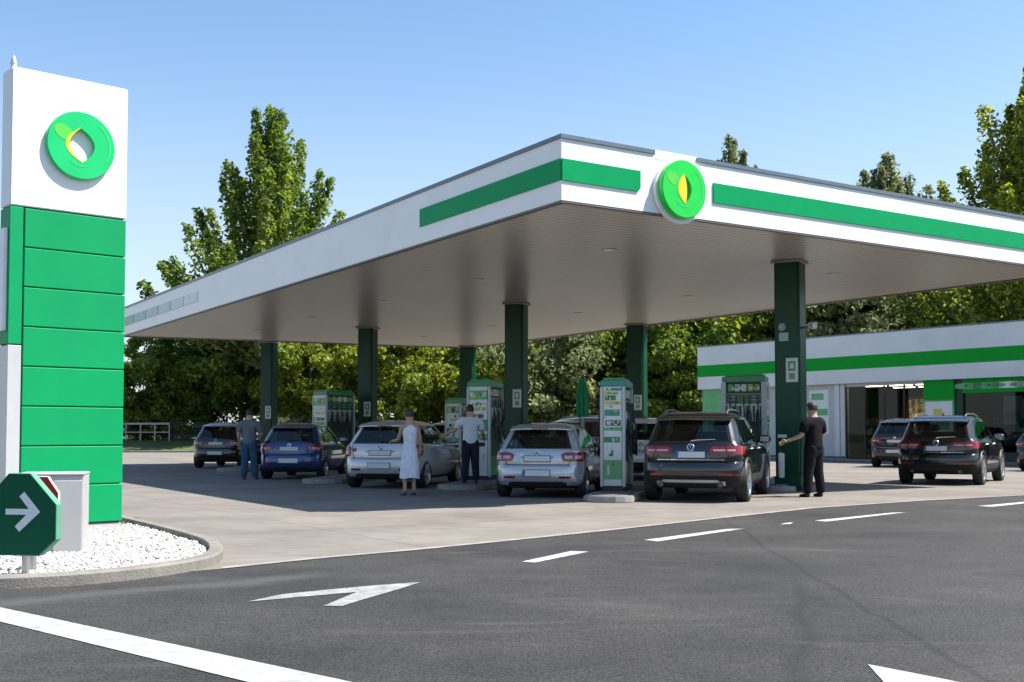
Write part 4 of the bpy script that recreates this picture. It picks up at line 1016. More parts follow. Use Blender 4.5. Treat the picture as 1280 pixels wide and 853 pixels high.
def pump(c, heading, label, L_=1.15, W_=.56, H=2.28, zb=.13, style=0, up=.07, hd=None):
    p = thing('fuel_pump', label, 'fuel pump', (c.x, c.y, zb), -R(heading), 'fuel pumps')
    h = W_ / 2; r2 = random.Random(int(heading * 7 + L_ * 100)); hz = .13
    b = MB(); b.bx(-h + .02, h - .02, .03, L_ - .03, 0, .10); b.build('plinth', dark, p, bevel=.01)
    b = MB(); b.bx(-h + .10, h - .10, .06, L_ - .06, .10, H - .12); b.build('core', pump_k, p)
    b = MB(); b.bx(-h, h, .02, L_ - .02, H - hz, H); b.build('header', hd or pump_g, p, bevel=.02, seg=2)
    for y0, y1 in ((0, up), (L_ - up, L_)):
        for sg in (1, -1):
            b = MB(); x0, x1 = sorted((sg * h, sg * (h - up * .9))); b.bx(x0, x1, y0, y1, .08, H - hz + .005); b.build('upright', pump_s, p, bevel=.012, seg=2)
    pal = [pump_w, pump_lg, pump_g, pump_y, teal, scr, dark, pump_s]
    wi = W_ - 2 * up * .9 - .02
    for en in (0, 1):
        y = .012 if en == 0 else L_ - .012; sg = -1 if en == 0 else 1
        b = MB(); b.box((0, y, (H - hz + .1) / 2), (wi, .02, H - hz - .1)); eo = b.build('end_panel', pump_w, p)
        if style == 0: rows = [(.06, .27, 1), (.275, .43, 0), (.44, .50, 2), (.505, .55, 0), (.56, .60, 1), (.61, .67, 5), (.68, .70, 0), (.71, .78, 4), (.79, .82, 0), (.825, .865, 3), (.87, .925, 2), (.93, .965, 3), (.97, 1.0, 4)]
        elif style == 1: rows = [(.06, .3, 2), (.31, .42, 0), (.43, .58, 1), (.59, .66, 5), (.67, .80, 0), (.82, .98, 2)]
        else: rows = [(.06, .32, 0), (.33, .38, 6), (.40, .48, 1), (.50, .64, 2), (.65, .70, 5), (.74, .78, 3), (.79, .84, 0), (.86, .97, 1)]
        hh = H - hz - .12
        for a, c_, k in rows:
            z0, z1 = .1 + a * hh, .1 + c_ * hh; wd = wi * (1.0 if k in (1, 0) else r2.uniform(.6, .95)); xc = r2.uniform(-.5, .5) * (wi - wd)
            b = MB(); b.box((xc, y + sg * .012, (z0 + z1) / 2), (wd, .006, (z1 - z0) * .94))
            for q in range(r2.randint(2, 6)):      # small symbols and pictures printed on it
                ww, hh2 = r2.uniform(.02, .10) * wi / .4, min((z1 - z0) * r2.uniform(.15, .6), .12); xx = r2.uniform(-.5, .5) * max(0, wd - ww - .02) + xc; zz = r2.uniform(z0 + hh2 * .6, z1 - hh2 * .6)
                b.box((xx, y + sg * (.0165 + .0006 * q), zz), (ww, .004, hh2), m=1 + r2.randrange(5))
            b.build('printed_panel' if k != 5 else 'screen', [pal[k]] + [pal[0], pal[2], pal[6], pal[3], pal[7]], eo)
    for sg in (1, -1):
        b = MB(); b.box((sg * (h - .085), L_ / 2, H - .50), (.03, L_ - 2 * up, .24)); so_ = b.build('fascia_display', pump_g, p)
        for yy in (-.23, .23):
            b = MB(); b.box((sg * (h - .066), L_ / 2 + yy, H - .50), (.012, .32, .17)); b.box((sg * (h - .059), L_ / 2 + yy, H - .465), (.004, .24, .035), m=1); b.box((sg * (h - .059), L_ / 2 + yy, H - .535), (.004, .24, .035), m=1); b.build('screen', [scr, pm('screen_digits', (.30, .36, .30), .3)], so_)
        b = MB()
        for q in range(5): b.box((sg * (h - .07), up + .1 + (L_ - 2 * up - .2) * q / 4, H - .26), (.03, (L_ - .4) / 5.6, .16), m=(q + (1 if style else 0)) % 4)
        for q in range(9): b.box((sg * (h - .052), up + .07 + (L_ - 2 * up - .14) * q / 8, H - .26 + r2.uniform(-.03, .03)), (.004, .06, .06), m=r2.randrange(4))
        b.build('product_strip', [pump_w, pump_lg, pump_y, pump_w], p)
        b = MB(); b.box((sg * (h - .085), L_ / 2, .34), (.03, L_ - 2 * up, .46)); b.build('lower_panel', pump_g, p)
        b = MB(); b.box((sg * (h - .08), L_ / 2, H - .65), (.03, L_ - 2 * up, .05)); b.build('nozzle_shelf', pump_w, p)
        for k in range(5):
            yy = .2 + (L_ - .40) * k / 4; xx = sg * (h - .05); z0 = H - .98
            b = MB(); b.box((xx, yy, z0 + .12), (.05, .12, .34), m=0); b.box((xx + sg * .035, yy, z0 + .22), (.04, .10, .16), m=1)
            b.build('nozzle_boot', [pump_s, [pump_w, pump_s, pump_w, pump_lg, pump_w][k]], p, bevel=.008)
            b = MB(); xo = xx + sg * .06
            b.tube([(xo, yy, z0 - .08), (xo + sg * .02, yy, z0 + .04), (xo + sg * .03, yy, z0 + .14)], [.028, .034, .026], 8); b.tube([(xo + sg * .03, yy, z0 + .14), (xo, yy, z0 + .22), (xo - sg * .05, yy, z0 + .20)], [.018, .014, .012], 8)
            b.tube([(xo + sg * .02, yy, z0 - .02), (xo + sg * .085, yy, z0 + .02), (xo + sg * .085, yy, z0 + .12), (xo + sg * .03, yy, z0 + .15)], .009, 6)
            b.build('nozzle', [noz_k, noz_g, pump_s, noz_k, noz_g][k], p, smooth=45)
            b = MB(); pts = []; dp = r2.uniform(.75, 1.0)
            for i in range(17):
                u = i / 16; pts.append((xo + sg * (.01 + .09 * math.sin(u * math.pi)), yy + .08 * math.sin(u * math.pi) * (1 if k % 2 else -1), z0 - .08 + .62 * u - 2.9 * u * (1 - u) * dp))
            b.tube(pts, .015, 7); b.build('hose', hosem, p, smooth=60)
    b = MB(); b.box((0, L_ / 2, H + .025), (W_ - .1, L_ - .15, .05)); b.build('top_cover', pump_lg, p, bevel=.02)
    return p
P1 = at(766, 614, .13); pump(P1, 14, 'slim white and green pump with yellow bands standing right of the silver hatchback', style=0, H=2.17, W_=.50, hd=teal)
P2 = dep(598, 27.2, .13); pump(P2, 16, 'pump with large white end panel behind the man in the white shirt', style=2, H=2.38, W_=.60)
P3 = dep(960, 25.6, .13); pump(P3, -68, 'open steel framed pump with hanging nozzles between the black SUV and the right column', style=1, H=2.42, W_=.50, L_=1.02, up=.11, hd=pump_g)
P4_ = dep(399, 38.0, 0); pump(P4_, 40, 'white and green pump standing behind the blue hatchback', style=2, H=2.66, W_=.72, L_=1.3, zb=0)
P5 = dep(566, 36, 0); pump(P5, 20, 'far pump showing behind the man in the white shirt on the left', style=2, H=2.33, zb=0)

# paper towel and squeegee holder on the right column
c0 = COLPOS[0]
s = thing('squeegee_holder', 'white paper towel and squeegee holder beside the right green column', 'holder', tuple(dep(977.5, 24.42, .13)), -R(24))
b = MB(); b.bx(-.12, .12, -.10, .10, .0, .03); b.tube([(0, 0, .03), (0, 0, .2)], .03, 10, 0); b.build('foot', grey, s, bevel=.005)
b = MB(); b.bx(-.08, .08, -.09, .09, .14, .72); b.build('dispenser', pm('holder_white', (.70, .71, .72), .3), s, bevel=.03, seg=3, smooth=50)
b = MB(); b.tube([(0, -.02, .70), (0, -.02, .98), (.03, -.05, 1.05)], .028, 8); b.bx(-.08, .11, -.08, -.04, 1.03, 1.10); b.build('squeegee_handle', pump_s, s)
# cctv camera on the column
s = thing('security_camera', 'small grey security camera bracketed to the right green column', 'camera', (c0.x, c0.y, 3.55), -R(30))
b = MB(); b.tube([(.28, 0, 0), (.45, -.05, 0)], .025, 8); b.build('bracket', grey, s)
b = MB(); b.box((.52, -.12, .02), (.12, .3, .12)); b.lathe([(.05, -.02), (.05, .0), (0, .0)], 12, (.52, -.27, .02), axis='y'); b.build('camera_body', ltgrey, s, bevel=.015)
s = thing('flood_light', 'small floodlight with pale plate low on the right green column', 'lamp', (c0.x, c0.y, 3.5), -R(30))
b = MB(); b.box((-.08, -.33, .05), (.16, .10, .16)); b.build('lamp_body', grey, s, bevel=.03, seg=2)
b = MB(); b.box((-.06, -.30, -.16), (.2, .02, .18)); b.build('pale_plate', pm('pale_green_plate', (.35, .48, .42), .4), s)

# closed parasol
pc = dep(728, 33.0); s = thing('closed_parasol', 'closed green parasol standing between the middle column and the slim pump', 'parasol', (pc.x, pc.y, 0))
b = MB(); b.lathe([(0, 0), (.28, 0), (.28, .05), (.05, .09), (.03, .1)], 20); b.build('base', concrete_kerb, s, smooth=40)
b = MB(); b.tube([(0, 0, .08), (0, 0, 3.0)], .022, 10); b.build('pole', ltgrey, s, smooth=40)
b = MB(); n_ = 40; prof = [(.10, 1.75), (.17, 1.78), (.20, 2.0), (.19, 2.4), (.13, 2.75), (.04, 2.95), (0, 2.98)]; vs = []
for r_, z in prof:
    for j in range(n_): a = 2 * math.pi * j / n_; q = .78 * r_ * (1 + .28 * math.cos(a * 8 + z)); vs.append((q * math.cos(a), q * math.sin(a), z + .03 * math.cos(a * 8)))
b.add(vs, [(i * n_ + j, i * n_ + (j + 1) % n_, (i + 1) * n_ + (j + 1) % n_, (i + 1) * n_ + j) for i in range(len(prof) - 1) for j in range(n_)]); b.build('folded_canvas', pm('parasol_green', (.02, .30, .14), .7, var=.3), s, smooth=50)

# ================================================================== shop
sd = Vector((.602, -.798)).normalized(); srz = math.atan2(sd.y, sd.x)
SP = Vector((14.9, 50.0))
def t_of(px):
    k = (px - PX) / F; return (k * SP.y - SP.x) / (sd.x - k * sd.y)
T0 = t_of(882); S0 = SP + sd * T0
def X(px): return t_of(px) - T0
shop = thing('petrol_shop', 'low white and green forecourt shop with dark glazed entrance', 'shop', (S0.x, S0.y, 0), srz)
XE = 32.; HB = 5.56
fw = pm('shop_fascia_white', (.66, .69, .69), .4, var=.05, scale=.7, dirt=(.5, .52, .52), damt=.3)
fg = pm('shop_band_green', (.0, .31, .025), .45, spec=.12, var=.05)
wallm = pm('shop_wall_grey', (.48, .50, .50), .6, var=.06)
def sb(name, x0, x1, y0, y1, z0, z1, mat, par=shop, bev=0.):
    b = MB(); b.bx(x0, x1, y0, y1, z0, z1); return b.build(name, mat, par, bevel=bev)
sb('fascia', -.25, XE, -.30, 9, 4.64, HB, fw); sb('fascia', -.25, XE, -.30, 9, 3.44, 4.06, fw)
sb('green_band', -.252, XE, -.305, 8.9, 4.062, 4.638, fg)
sb('roof_edge', -.27, XE, -.32, 9, HB + .002, HB + .06, coping)
sb('wall', -.2, XE, 8.8, 8.95, 0, 3.44, wallm); sb('wall', XE - .2, XE - .05, .1, 8.79, 0, 3.44, wallm); sb('wall', -.2, -.05, .1, 8.79, 0, 3.44, fw)
xo0, xo1 = X(1056), X(1155); xg0, xg1 = X(1157), X(1194); xw0 = X(1204)
sb('wall', -.2, X(1044), 0, .2, .0, 3.438, wallm)
sb('pillar', X(1044) + .01, xo0 - .25, -.06, .3, 0, 3.437, pm('shop_pillar_white', (.62, .63, .64), .4))
sb('pillar', xo0 - .24, xo0, -.02, .3, 0, 3.436, pump_s)
sb('pillar', xg0, xg1, -.1, .3, 0, 3.437, pump_lg)
sb('pillar', xg1 + .01, xw0, -.02, .3, 0, 3.436, dkgreen)
sb('plinth', -.22, xo0, -.10, -.002, .0, .22, pm('shop_plinth', (.10, .12, .14), .6))
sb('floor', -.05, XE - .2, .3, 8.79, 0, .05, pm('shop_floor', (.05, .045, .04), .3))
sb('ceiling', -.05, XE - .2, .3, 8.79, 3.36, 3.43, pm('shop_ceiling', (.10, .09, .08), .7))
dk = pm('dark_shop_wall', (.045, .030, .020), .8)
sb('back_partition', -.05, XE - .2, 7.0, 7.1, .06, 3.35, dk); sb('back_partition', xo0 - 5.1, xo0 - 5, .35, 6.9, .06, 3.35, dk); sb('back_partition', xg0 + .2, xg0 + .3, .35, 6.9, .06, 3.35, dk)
# wall posters
post = sb('poster', X(1012), X(1036), -.014, -.002, 1.2, 3.2, pump_w)
for z0, z1, x0, x1 in ((2.75, 3.05, .1, .75), (2.05, 2.35, .35, .95), (1.3, 1.7, .15, .6)):
    wv = X(1036) - X(1012); sb('printed_panel', X(1012) + wv * x0, X(1012) + wv * x1, -.02, -.016, z0, z1, pump_lg, post)
post = sb('poster', -.18, X(907), -.014, -.002, .25, 3.40, pump_lg)
sb('printed_panel', X(886), X(900), -.02, -.016, 1.2, 2.2, pump_g, post)
post = sb('poster', xg0 + .06, xg1 - .06, -.118, -.102, .9, 2.55, pump_w)
wv = xg1 - xg0
for z0, z1, x0, x1, mm in ((2.0, 2.25, .32, .62, pump_y), (1.85, 1.98, .2, .75, pump_lg), (1.4, 1.7, .14, .86, pump_lg), (.95, 1.25, .14, .86, pump_g)):
    sb('printed_panel', xg0 + wv * x0, xg0 + wv * x1, -.124, -.12, z0, z1, mm, post)
sb('header_panel', xg0 - .01, xg1 + .01, -.13, -.101, 2.62, 3.436, fg)
# entrance
fr_ = sb('door_frame', xo0, xo1, .05, .14, 3.30, 3.44, pump_s)
for k in range(5):
    xx = xo0 + (xo1 - xo0) * k / 4; sb('door_frame', xx - .03, xx + .03, .06, .13, .05, 3.3, dark)
shopglass = glass_mat('shop_glass', (.50, .52, .51), .025)
for k in range(4):
    a = xo0 + (xo1 - xo0) * k / 4; sb('door_glass', a + .035, a + (xo1 - xo0) / 4 - .035, .09, .10, .06, 3.29, shopglass)
# shop window with header strip
hs_ = sb('window_header', xw0, XE - 6, -.03, .12, 2.86, 3.437, fg)
for k, px in enumerate((1215, 1232, 1262, 1290)):
    a = X(px); b = MB(); n_ = 18; b.ext([Vector((a + .9 * math.cos(2 * math.pi * i / n_), -.031, 3.15 + .13 * math.sin(2 * math.pi * i / n_))) for i in range(n_)], Vector((0, -.01, 0))); b.build('printed_panel', [pump_lg, pump_lg, pump_w, pump_lg][k], hs_)
for k in range(5):
    a = xw0 + k * 2.8; sb('window_pane', a + .04, a + 2.76, .08, .09, .5, 2.855, shopglass); sb('mullion', a - .03, a + .035, .05, .13, .5, 2.855, dark)
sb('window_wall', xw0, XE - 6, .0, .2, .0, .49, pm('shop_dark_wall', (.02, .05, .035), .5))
# ceiling lamps inside the entrance
m, t, o = nt('lit_ceiling_lamp'); e = nd(t, 'ShaderNodeEmission', Strength=9.0); e.inputs[0].default_value = (1, .82, .6, 1); t.links.new(e.outputs[0], o.inputs[0])
for k in range(3):
    for j in range(2):
        a = xo0 + (xo1 - xo0) * (k + .5) / 3; sb('ceiling_lamp', a - .5, a + .5, 1.2 + j * 2.2, 1.45 + j * 2.2, 3.33, 3.358, m)
# shelves standing in the shop
def shelf(x, y, label, wd=1.6, seed=1):
    r2 = random.Random(seed); p0 = Vector((S0.x, S0.y)) + sd * x + Vector((-sd.y, sd.x)) * y
    s = thing('shop_shelf', label, 'shelf', (p0.x, p0.y, .05), srz, 'shelves inside the shop')
    b = MB(); b.bx(0, wd, .35, .40, 0, 1.9); b.bx(-.03, 0, 0, .4, 0, 1.9); b.bx(wd, wd + .03, 0, .4, 0, 1.9); b.build('frame', dark, s)
    for q in range(4):
        z = .2 + q * .45; b = MB(); b.bx(0, wd, 0, .349, z, z + .03); bo = b.build('board', grey, s)
        g_ = MB(); xx = .03
        while xx < wd - .14:
            w_ = r2.uniform(.06, .13); h_ = r2.uniform(.14, .33); g_.bx(xx, xx + w_, .05, .30, z + .032, z + .03 + h_, r2.randrange(5)); xx += w_ + .012
        g_.build('goods', goods, bo)
shelf(xo0 - 1.2, 3.2, 'stocked shelf inside the left half of the shop entrance', seed=3); shelf(xo0 - .6, 4.6, 'long stocked shelf deep inside the shop entrance behind the lit cabinet', 2.2, seed=5)
shelf(xw0 - .2, 2.2, 'stocked shelf behind the right shop window', 2.6, seed=8)
q = Vector((S0.x, S0.y)) + sd * (xo0 + 1.5) + Vector((-sd.y, sd.x)) * 2.2
ds = thing('display_cabinet', 'warmly lit display cabinet glowing at the right of the shop entrance', 'cabinet', (q.x, q.y, .05), srz)
m2, t, o = nt('lit_display_back'); e = nd(t, 'ShaderNodeEmission', Strength=.55); n_ = nd(t, 'ShaderNodeTexNoise', Scale=5.0, Detail=4.0); r_ = nd(t, 'ShaderNodeValToRGB'); t.links.new(n_.outputs['Fac'], r_.inputs[0])
r_.color_ramp.elements[0].position = .42; r_.color_ramp.elements[0].color = (.10, .05, .01, 1); r_.color_ramp.elements[1].position = .62; r_.color_ramp.elements[1].color = (1, .62, .18, 1)
t.links.new(r_.outputs[0], e.inputs[0]); t.links.new(e.outputs[0], o.inputs[0])
b = MB(); b.bx(0, 1.5, .1, .5, 0, 1.2); b.bx(0, 1.5, .45, .5, 1.2, 2.8); b.bx(-.05, 0, .0, .5, 0, 2.8); b.bx(1.5, 1.55, .0, .5, 0, 2.8); b.bx(0, 1.5, .0, .45, 2.72, 2.8); b.build('frame', dark, ds)
b = MB(); b.bx(.02, 1.48, .40, .44, 1.22, 2.70); b.build('lit_back', m2, ds)
gb = MB(); r3 = random.Random(4); xx = .05
while xx < 1.32: w_ = r3.uniform(.08, .16); gb.bx(xx, xx + w_, .15, .36, 1.202, 1.2 + r3.uniform(.2, .5), r3.randrange(5)); xx += w_ + .02
gb.build('goods', goods, ds)
for k, (px, wd, z0, z1) in enumerate(((1252, .8, 1.6, 2.7), (1268, .7, 1.3, 2.6), (1290, 1.2, 1.5, 2.7))):  # white panels added behind the glass for the window's bright reflected patch
    a = X(px); pw = sb('bright_patch_panel', a, a + wd, .14, .15, z0, z1, pump_w); sb('printed_panel', a + .1, a + wd - .1, .132, .138, z0 + .15, z0 + .5, [pump_lg, pump_g, dark][k], pw)
# kerbed step in front of the shop
kb = MB()
def SL(x, y): q = Vector((S0.x, S0.y)) + sd * x + Vector((-sd.y, sd.x)) * y; return (q.x, q.y)
kb.prism([SL(-2, -1.5), SL(XE, -1.5), SL(XE, -.03), SL(-2, -.03)], .0, .12); structure(kb.build('shop_pavement', pm('shop_pavement_grey', (.16, .165, .17), .8, var=.2, bump=.3), bevel=.02))
# ================================================================== people
def skin_obj(name, V, E, mat, parent, root=0, sub=2, ang=60):
    me = bpy.data.meshes.new(name); me.from_pydata([v[0] for v in V], E, []); me.update()
    o = bpy.data.objects.new(name, me); COL.objects.link(o)
    o.modifiers.new('skin', 'SKIN'); sm = o.modifiers.new('sub', 'SUBSURF'); sm.levels = sub; sm.render_levels = sub
    if not me.skin_vertices: 
        bm = bmesh.new(); bm.from_mesh(me); bm.verts.layers.skin.verify(); bm.to_mesh(me); bm.free()
    sv = me.skin_vertices[0].data
    for i, v in enumerate(V):
        r = v[1]; sv[i].radius = r if isinstance(r, tuple) else (r, r); sv[i].use_root = (i == root)
    bpy.context.view_layer.update()
    me2 = apply_mods(o); me2.materials.clear(); me2.materials.append(mat); shade(me2, ang)
    o.parent = parent
    return o
def person(label, loc, rz, scale, arms, hair, shirt, trousers, shoe, head_turn=0, dress=None, feet=((-.11, .02), (.11, -.02)), lean=0., group='people at the station', skin_c=(.45, .26, .18), belt=False, slim=1.0):
    root = thing('person', label, 'person', loc, rz, group); root.scale = (scale,) * 3
    sk = pm('skin_%d' % int(skin_c[0] * 100), skin_c, .5, var=.08)
    s_ = slim
    V = [((0, 0, .96), (.135 * s_, .10 * s_)), ((0, .0, 1.10), (.125 * s_, .095 * s_)), ((0, .01, 1.28), (.145 * s_, .10 * s_)), ((0, .0, 1.42), (.10, .075)), ((0, .005, 1.49), .066), ((0, .03, 1.565), (.078, .088)), ((0, .04, 1.65), (.088, .104)), ((0, .03, 1.725), (.075, .088))]
    E = [(i, i + 1) for i in range(7)]
    def av(co, r, par): V.append((co, r)); E.append((par, len(V) - 1)); return len(V) - 1
    hands = []
    for sg, (el_, wr_) in zip((-1, 1), arms):
        sh = av((sg * .185 * s_, 0, 1.405), .058 * s_, 3); el2 = av(el_, .042 * s_, sh); w2 = av(wr_, .028, el2)
        d = (Vector(wr_) - Vector(el_)).normalized(); pm_ = Vector(wr_) + d * .07
        sidev = d.cross(Vector((0, 1, 0))); sidev = sidev.normalized() if sidev.length > .3 else d.cross(Vector((0, 0, 1))).normalized()
        bend = d.cross(sidev).normalized() * (1 if d.cross(sidev).y > 0 or d.cross(sidev).z < 0 else -1)
        p2 = av(tuple(pm_), (.034, .02), w2)
        for k, (off, ln) in enumerate(((-.030, .070), (-.010, .082), (.011, .078), (.031, .060))):
            a = pm_ + sidev * off + d * .04; f1 = av(tuple(a), .0105, p2); f2 = av(tuple(a + d * ln * .5 + bend * .012), .0095, f1); av(tuple(a + d * ln * .85 + bend * .04), .008, f2)
        th = pm_ - sidev * .045 - d * .02; f1 = av(tuple(th), .012, p2); av(tuple(th + d * .045 - sidev * .012 + bend * .012), .010, f1)
    for sg, ft in zip((-1, 1), feet):
        hp_ = av((sg * .085, 0, .90), .088 * s_, 0); kn = av((sg * .095 * .6 + ft[0] * .4, .02 + ft[1] * .5, .50), .058 * s_, hp_); an = av((ft[0], ft[1], .09), .04, kn); av((ft[0] + sg * .02, ft[1] + .10, .035), (.038, .03), an)
    body = skin_obj('body', V, E, sk, root)
    # nose, ears, eyes: joined to the body mesh
    bm = bmesh.new(); bm.from_mesh(body.data); rotH = Matrix.Rotation(head_turn, 4, 'Z')
    for v in bm.verts:
        if v.co.z > 1.535: q = rotH @ (v.co - Vector((0, .03, 0))); v.co = q + Vector((0, .03, 0))
    def blob(c, r, sc):
        M = Matrix.Translation(Vector((0, .03, 0))) @ rotH @ Matrix.Translation(Vector(c) - Vector((0, .03, 0))) @ Matrix.Diagonal((sc[0], sc[1], sc[2], 1))
        bmesh.ops.create_icosphere(bm, subdivisions=2, radius=r, matrix=M)
    blob((0, .130, 1.63), .016, (.8, 1.1, 1.4)); blob((.076, .03, 1.635), .022, (.45, .8, 1.3)); blob((-.076, .03, 1.635), .022, (.45, .8, 1.3))
    nf0 = len(bm.faces)
    blob((.03, .117, 1.655), .011, (1.2, .6, .8)); blob((-.03, .117, 1.655), .011, (1.2, .6, .8)); blob((0, .118, 1.59), .02, (1.2, .4, .35))
    bm.faces.ensure_lookup_table()
    for f in bm.faces[nf0:]: f.material_index = 1
    bm.to_mesh(body.data); bm.free(); body.data.materials.append(pm('face_dark', (.06, .03, .025), .5)); shade(body.data, 60)
    # hair cap
    hb = MB(); n_ = 20; vs = []; rings_ = []
    for i in range(9):
        ph = math.pi / 2 * i / 8 * 1.30
        for j in range(n_):
            a = 2 * math.pi * j / n_; fr = max(0, math.sin(a)); lim = 1.0 if ph < 1.1 else 1
            z = math.cos(ph); r_ = math.sin(min(ph, 1.7)); zz = z if fr < .35 else max(z, .28)
            jt = 1 + .04 * noise.noise(Vector((a * 2, ph * 3, scale * 9)))
            vs.append(Vector((.093 * r_ * math.cos(a) * jt, .033 + .110 * r_ * math.sin(a) * jt, 1.665 + .108 * zz * jt)))
    hb.add(vs, [(i * n_ + j, (i + 1) * n_ + j, (i + 1) * n_ + (j + 1) % n_, i * n_ + (j + 1) % n_) for i in range(8) for j in range(n_)] + [tuple(range(n_))])
    if dress:       # hair tied behind the head
        hb.lathe([(0, -.05), (.04, -.03), (.05, 0), (.04, .03), (0, .05)], 12, (0, -.085, 1.70))
    ho = hb.build('hair', hair, root, smooth=60)
    ho.rotation_euler = (0, 0, head_turn * .9)
    g = .018
    # shirt
    if not dress:
        SV = [((0, 0, .86), (.178 * s_, .142 * s_)), ((0, 0, .95), (.176 * s_, .138 * s_)), ((0, 0, 1.10), (.164 * s_, .130 * s_)), ((0, .01, 1.28), (.190 * s_, .138 * s_)), ((0, .0, 1.41), (.150, .108)), ((0, .002, 1.49), (.078, .078))]
        SE = [(i, i + 1) for i in range(5)]
        for sg, (el_, wr_) in zip((-1, 1), arms):
            SV.append(((sg * .195 * s_, 0, 1.40), .088 * s_)); SE.append((4, len(SV) - 1))
            S_ = Vector((sg * .19 * s_, 0, 1.405)); e_ = S_.lerp(Vector(el_), .88); SV.append((tuple(e_), .078 * s_)); SE.append((len(SV) - 2, len(SV) - 1))
        so_ = skin_obj('shirt', SV, SE, shirt, root)
        TV = [((0, 0, 1.06), (.155 * s_, .12 * s_)), ((0, 0, .93), (.172 * s_, .136 * s_))]; TE = [(0, 1)]
        for sg, ft in zip((-1, 1), feet):
            k = len(TV); TV += [((sg * .088, 0, .84), (.112 * s_, .122 * s_)), ((sg * .095 * .6 + ft[0] * .4, .02 + ft[1] * .5, .50), (.088 * s_, .092 * s_)), ((ft[0], ft[1], .22), .076 * s_), ((ft[0], ft[1] + .005, .05), (.078 * s_, .082 * s_))]; TE += [(1, k), (k, k + 1), (k + 1, k + 2), (k + 2, k + 3)]
        skin_obj('trousers', TV, TE, trousers, root)
        if belt:
            b = MB(); b.lathe([(1.0, -.016), (1.03, 0), (1.0, .016)], 28); b.v = [Vector((v.x * .153 * s_, v.y * .118 * s_, v.z + 1.0)) for v in b.v]; b.v = [v - Vector((0, 0, .03)) for v in b.v]; b.build('belt', black, root, smooth=60)
    else:
        b = MB(); n_ = 36; prof = [(.36, .20, .19), (.62, .185, .17), (.9, .158, .13), (1.04, .130, .105), (1.12, .128, .105), (1.26, .150, .118), (1.38, .145, .10), (1.44, .085, .07)]; vs = []
        for i, (z, rx, ry) in enumerate(prof):
            for j in range(n_):
                a = 2 * math.pi * j / n_; f_ = 1 + (.055 * math.sin(a * 9 + 1.3 * math.sin(a * 2)) * max(0, (1.04 - z)) / .68)
                vs.append(Vector((rx * math.cos(a) * f_, ry * math.sin(a) * f_, z + (.012 * math.sin(a * 3) if i == 0 else 0))))
        b.add(vs, [(i * n_ + j, i * n_ + (j + 1) % n_, (i + 1) * n_ + (j + 1) % n_, (i + 1) * n_ + j) for i in range(len(prof) - 1) for j in range(n_)])
        b.build('dress', dress, root, smooth=70)
    for sg, ft in zip((-1, 1), feet):
        SV = [((ft[0], ft[1] - .05, .045), (.046, .045)), ((ft[0] + sg * .008, ft[1] + .04, .045), (.048, .045)), ((ft[0] + sg * .02, ft[1] + .13, .035), (.046, .032)), ((ft[0] + sg * .024, ft[1] + .175, .03), (.034, .024))]
        skin_obj('shoe', SV, [(0, 1), (1, 2), (2, 3)], shoe, root)
    return root
hairk = pm('dark_hair', (.018, .012, .010), .6, var=.3, scale=30, bump=.5); hairb = pm('brown_hair', (.05, .028, .018), .6, var=.3, scale=30, bump=.5)
black_cloth = pm('black_cloth', (.007, .007, .008), .85, spec=.12, var=.3, scale=8, bump=.5, bscale=10)
charcoal = pm('charcoal_trousers', (.010, .010, .012), .85, spec=.12, var=.25, scale=8, bump=.4, bscale=9)
grey_cloth = pm('blue_grey_shirt', (.13, .15, .18), .9, spec=.12, var=.15, scale=9, bump=.4, bscale=9)
jeans = pm('blue_jeans', (.035, .085, .15), .9, spec=.12, var=.3, scale=9, bump=.4, bscale=12)
white_cloth = pm('white_shirt_cloth', (.62, .64, .68), .9, var=.08, scale=7, bump=.5, bscale=8)
navy = pm('navy_trousers', (.02, .024, .035), .9, spec=.12, var=.2, scale=8, bump=.4)
shoe_k = pm('black_shoe', (.012, .012, .012), .4); shoe_w = pm('trainer', (.10, .10, .11), .6, var=.5, scale=14); shoe_b = pm('brown_shoe', (.05, .035, .025), .5)
def down(sg, k=0.): return ((sg * .25, -.02 + k * .3, 1.13), (sg * .26, .06 + k, .90))
# feet of the figures stand where the photograph has them
f1 = at(1018, 622, 0)
person('man in black t-shirt and black trousers reaching towards the right green column', f1, R(38), 1.06, (((-.31, .04, 1.14), (-.43, .25, 1.05)), ((.27, .0, 1.13), (.25, .20, 1.02))), hairk, black_cloth, charcoal, shoe_k, head_turn=R(28), feet=((-.15, .03), (.15, -.03)), slim=1.14)
f2 = at(311, 600, 0)
person('man in grey t-shirt and blue jeans standing between the dark hatchback and the blue car', f2, R(-4), 1.08, (((-.27, -.02, 1.14), (-.27, .08, .92)), ((.30, .03, 1.14), (.24, .24, 1.04))), hairk, grey_cloth, jeans, shoe_w, head_turn=R(-8), feet=((-.12, -.02), (.15, .03)), slim=1.12, belt=False)
f3 = dep(588, 25.3, .134)
person('man in white shirt and dark trousers at the pump with his left arm reaching out', f3, R(8), 1.0, (((-.33, .08, 1.20), (-.52, .24, 1.10)), ((.28, .02, 1.14), (.32, .20, 1.05))), hairk, white_cloth, navy, shoe_k, head_turn=R(15), feet=((-.12, .0), (.13, .03)), slim=1.1)
f4 = at(512, 620, 0)
person('woman in a long white dress standing behind the pale silver hatchback', f4, R(20), .985, (((-.22, .10, 1.14), (-.26, .30, 1.12)), ((.22, -.02, 1.13), (.22, .06, .92))), hairb, None, None, shoe_b, head_turn=R(25), dress=pm('white_dress_cloth', (.66, .70, .78), .9, var=.14, scale=9, bump=.4, bscale=14), feet=((-.10, .0), (.10, .04)), slim=.86, skin_c=(.42, .25, .17))

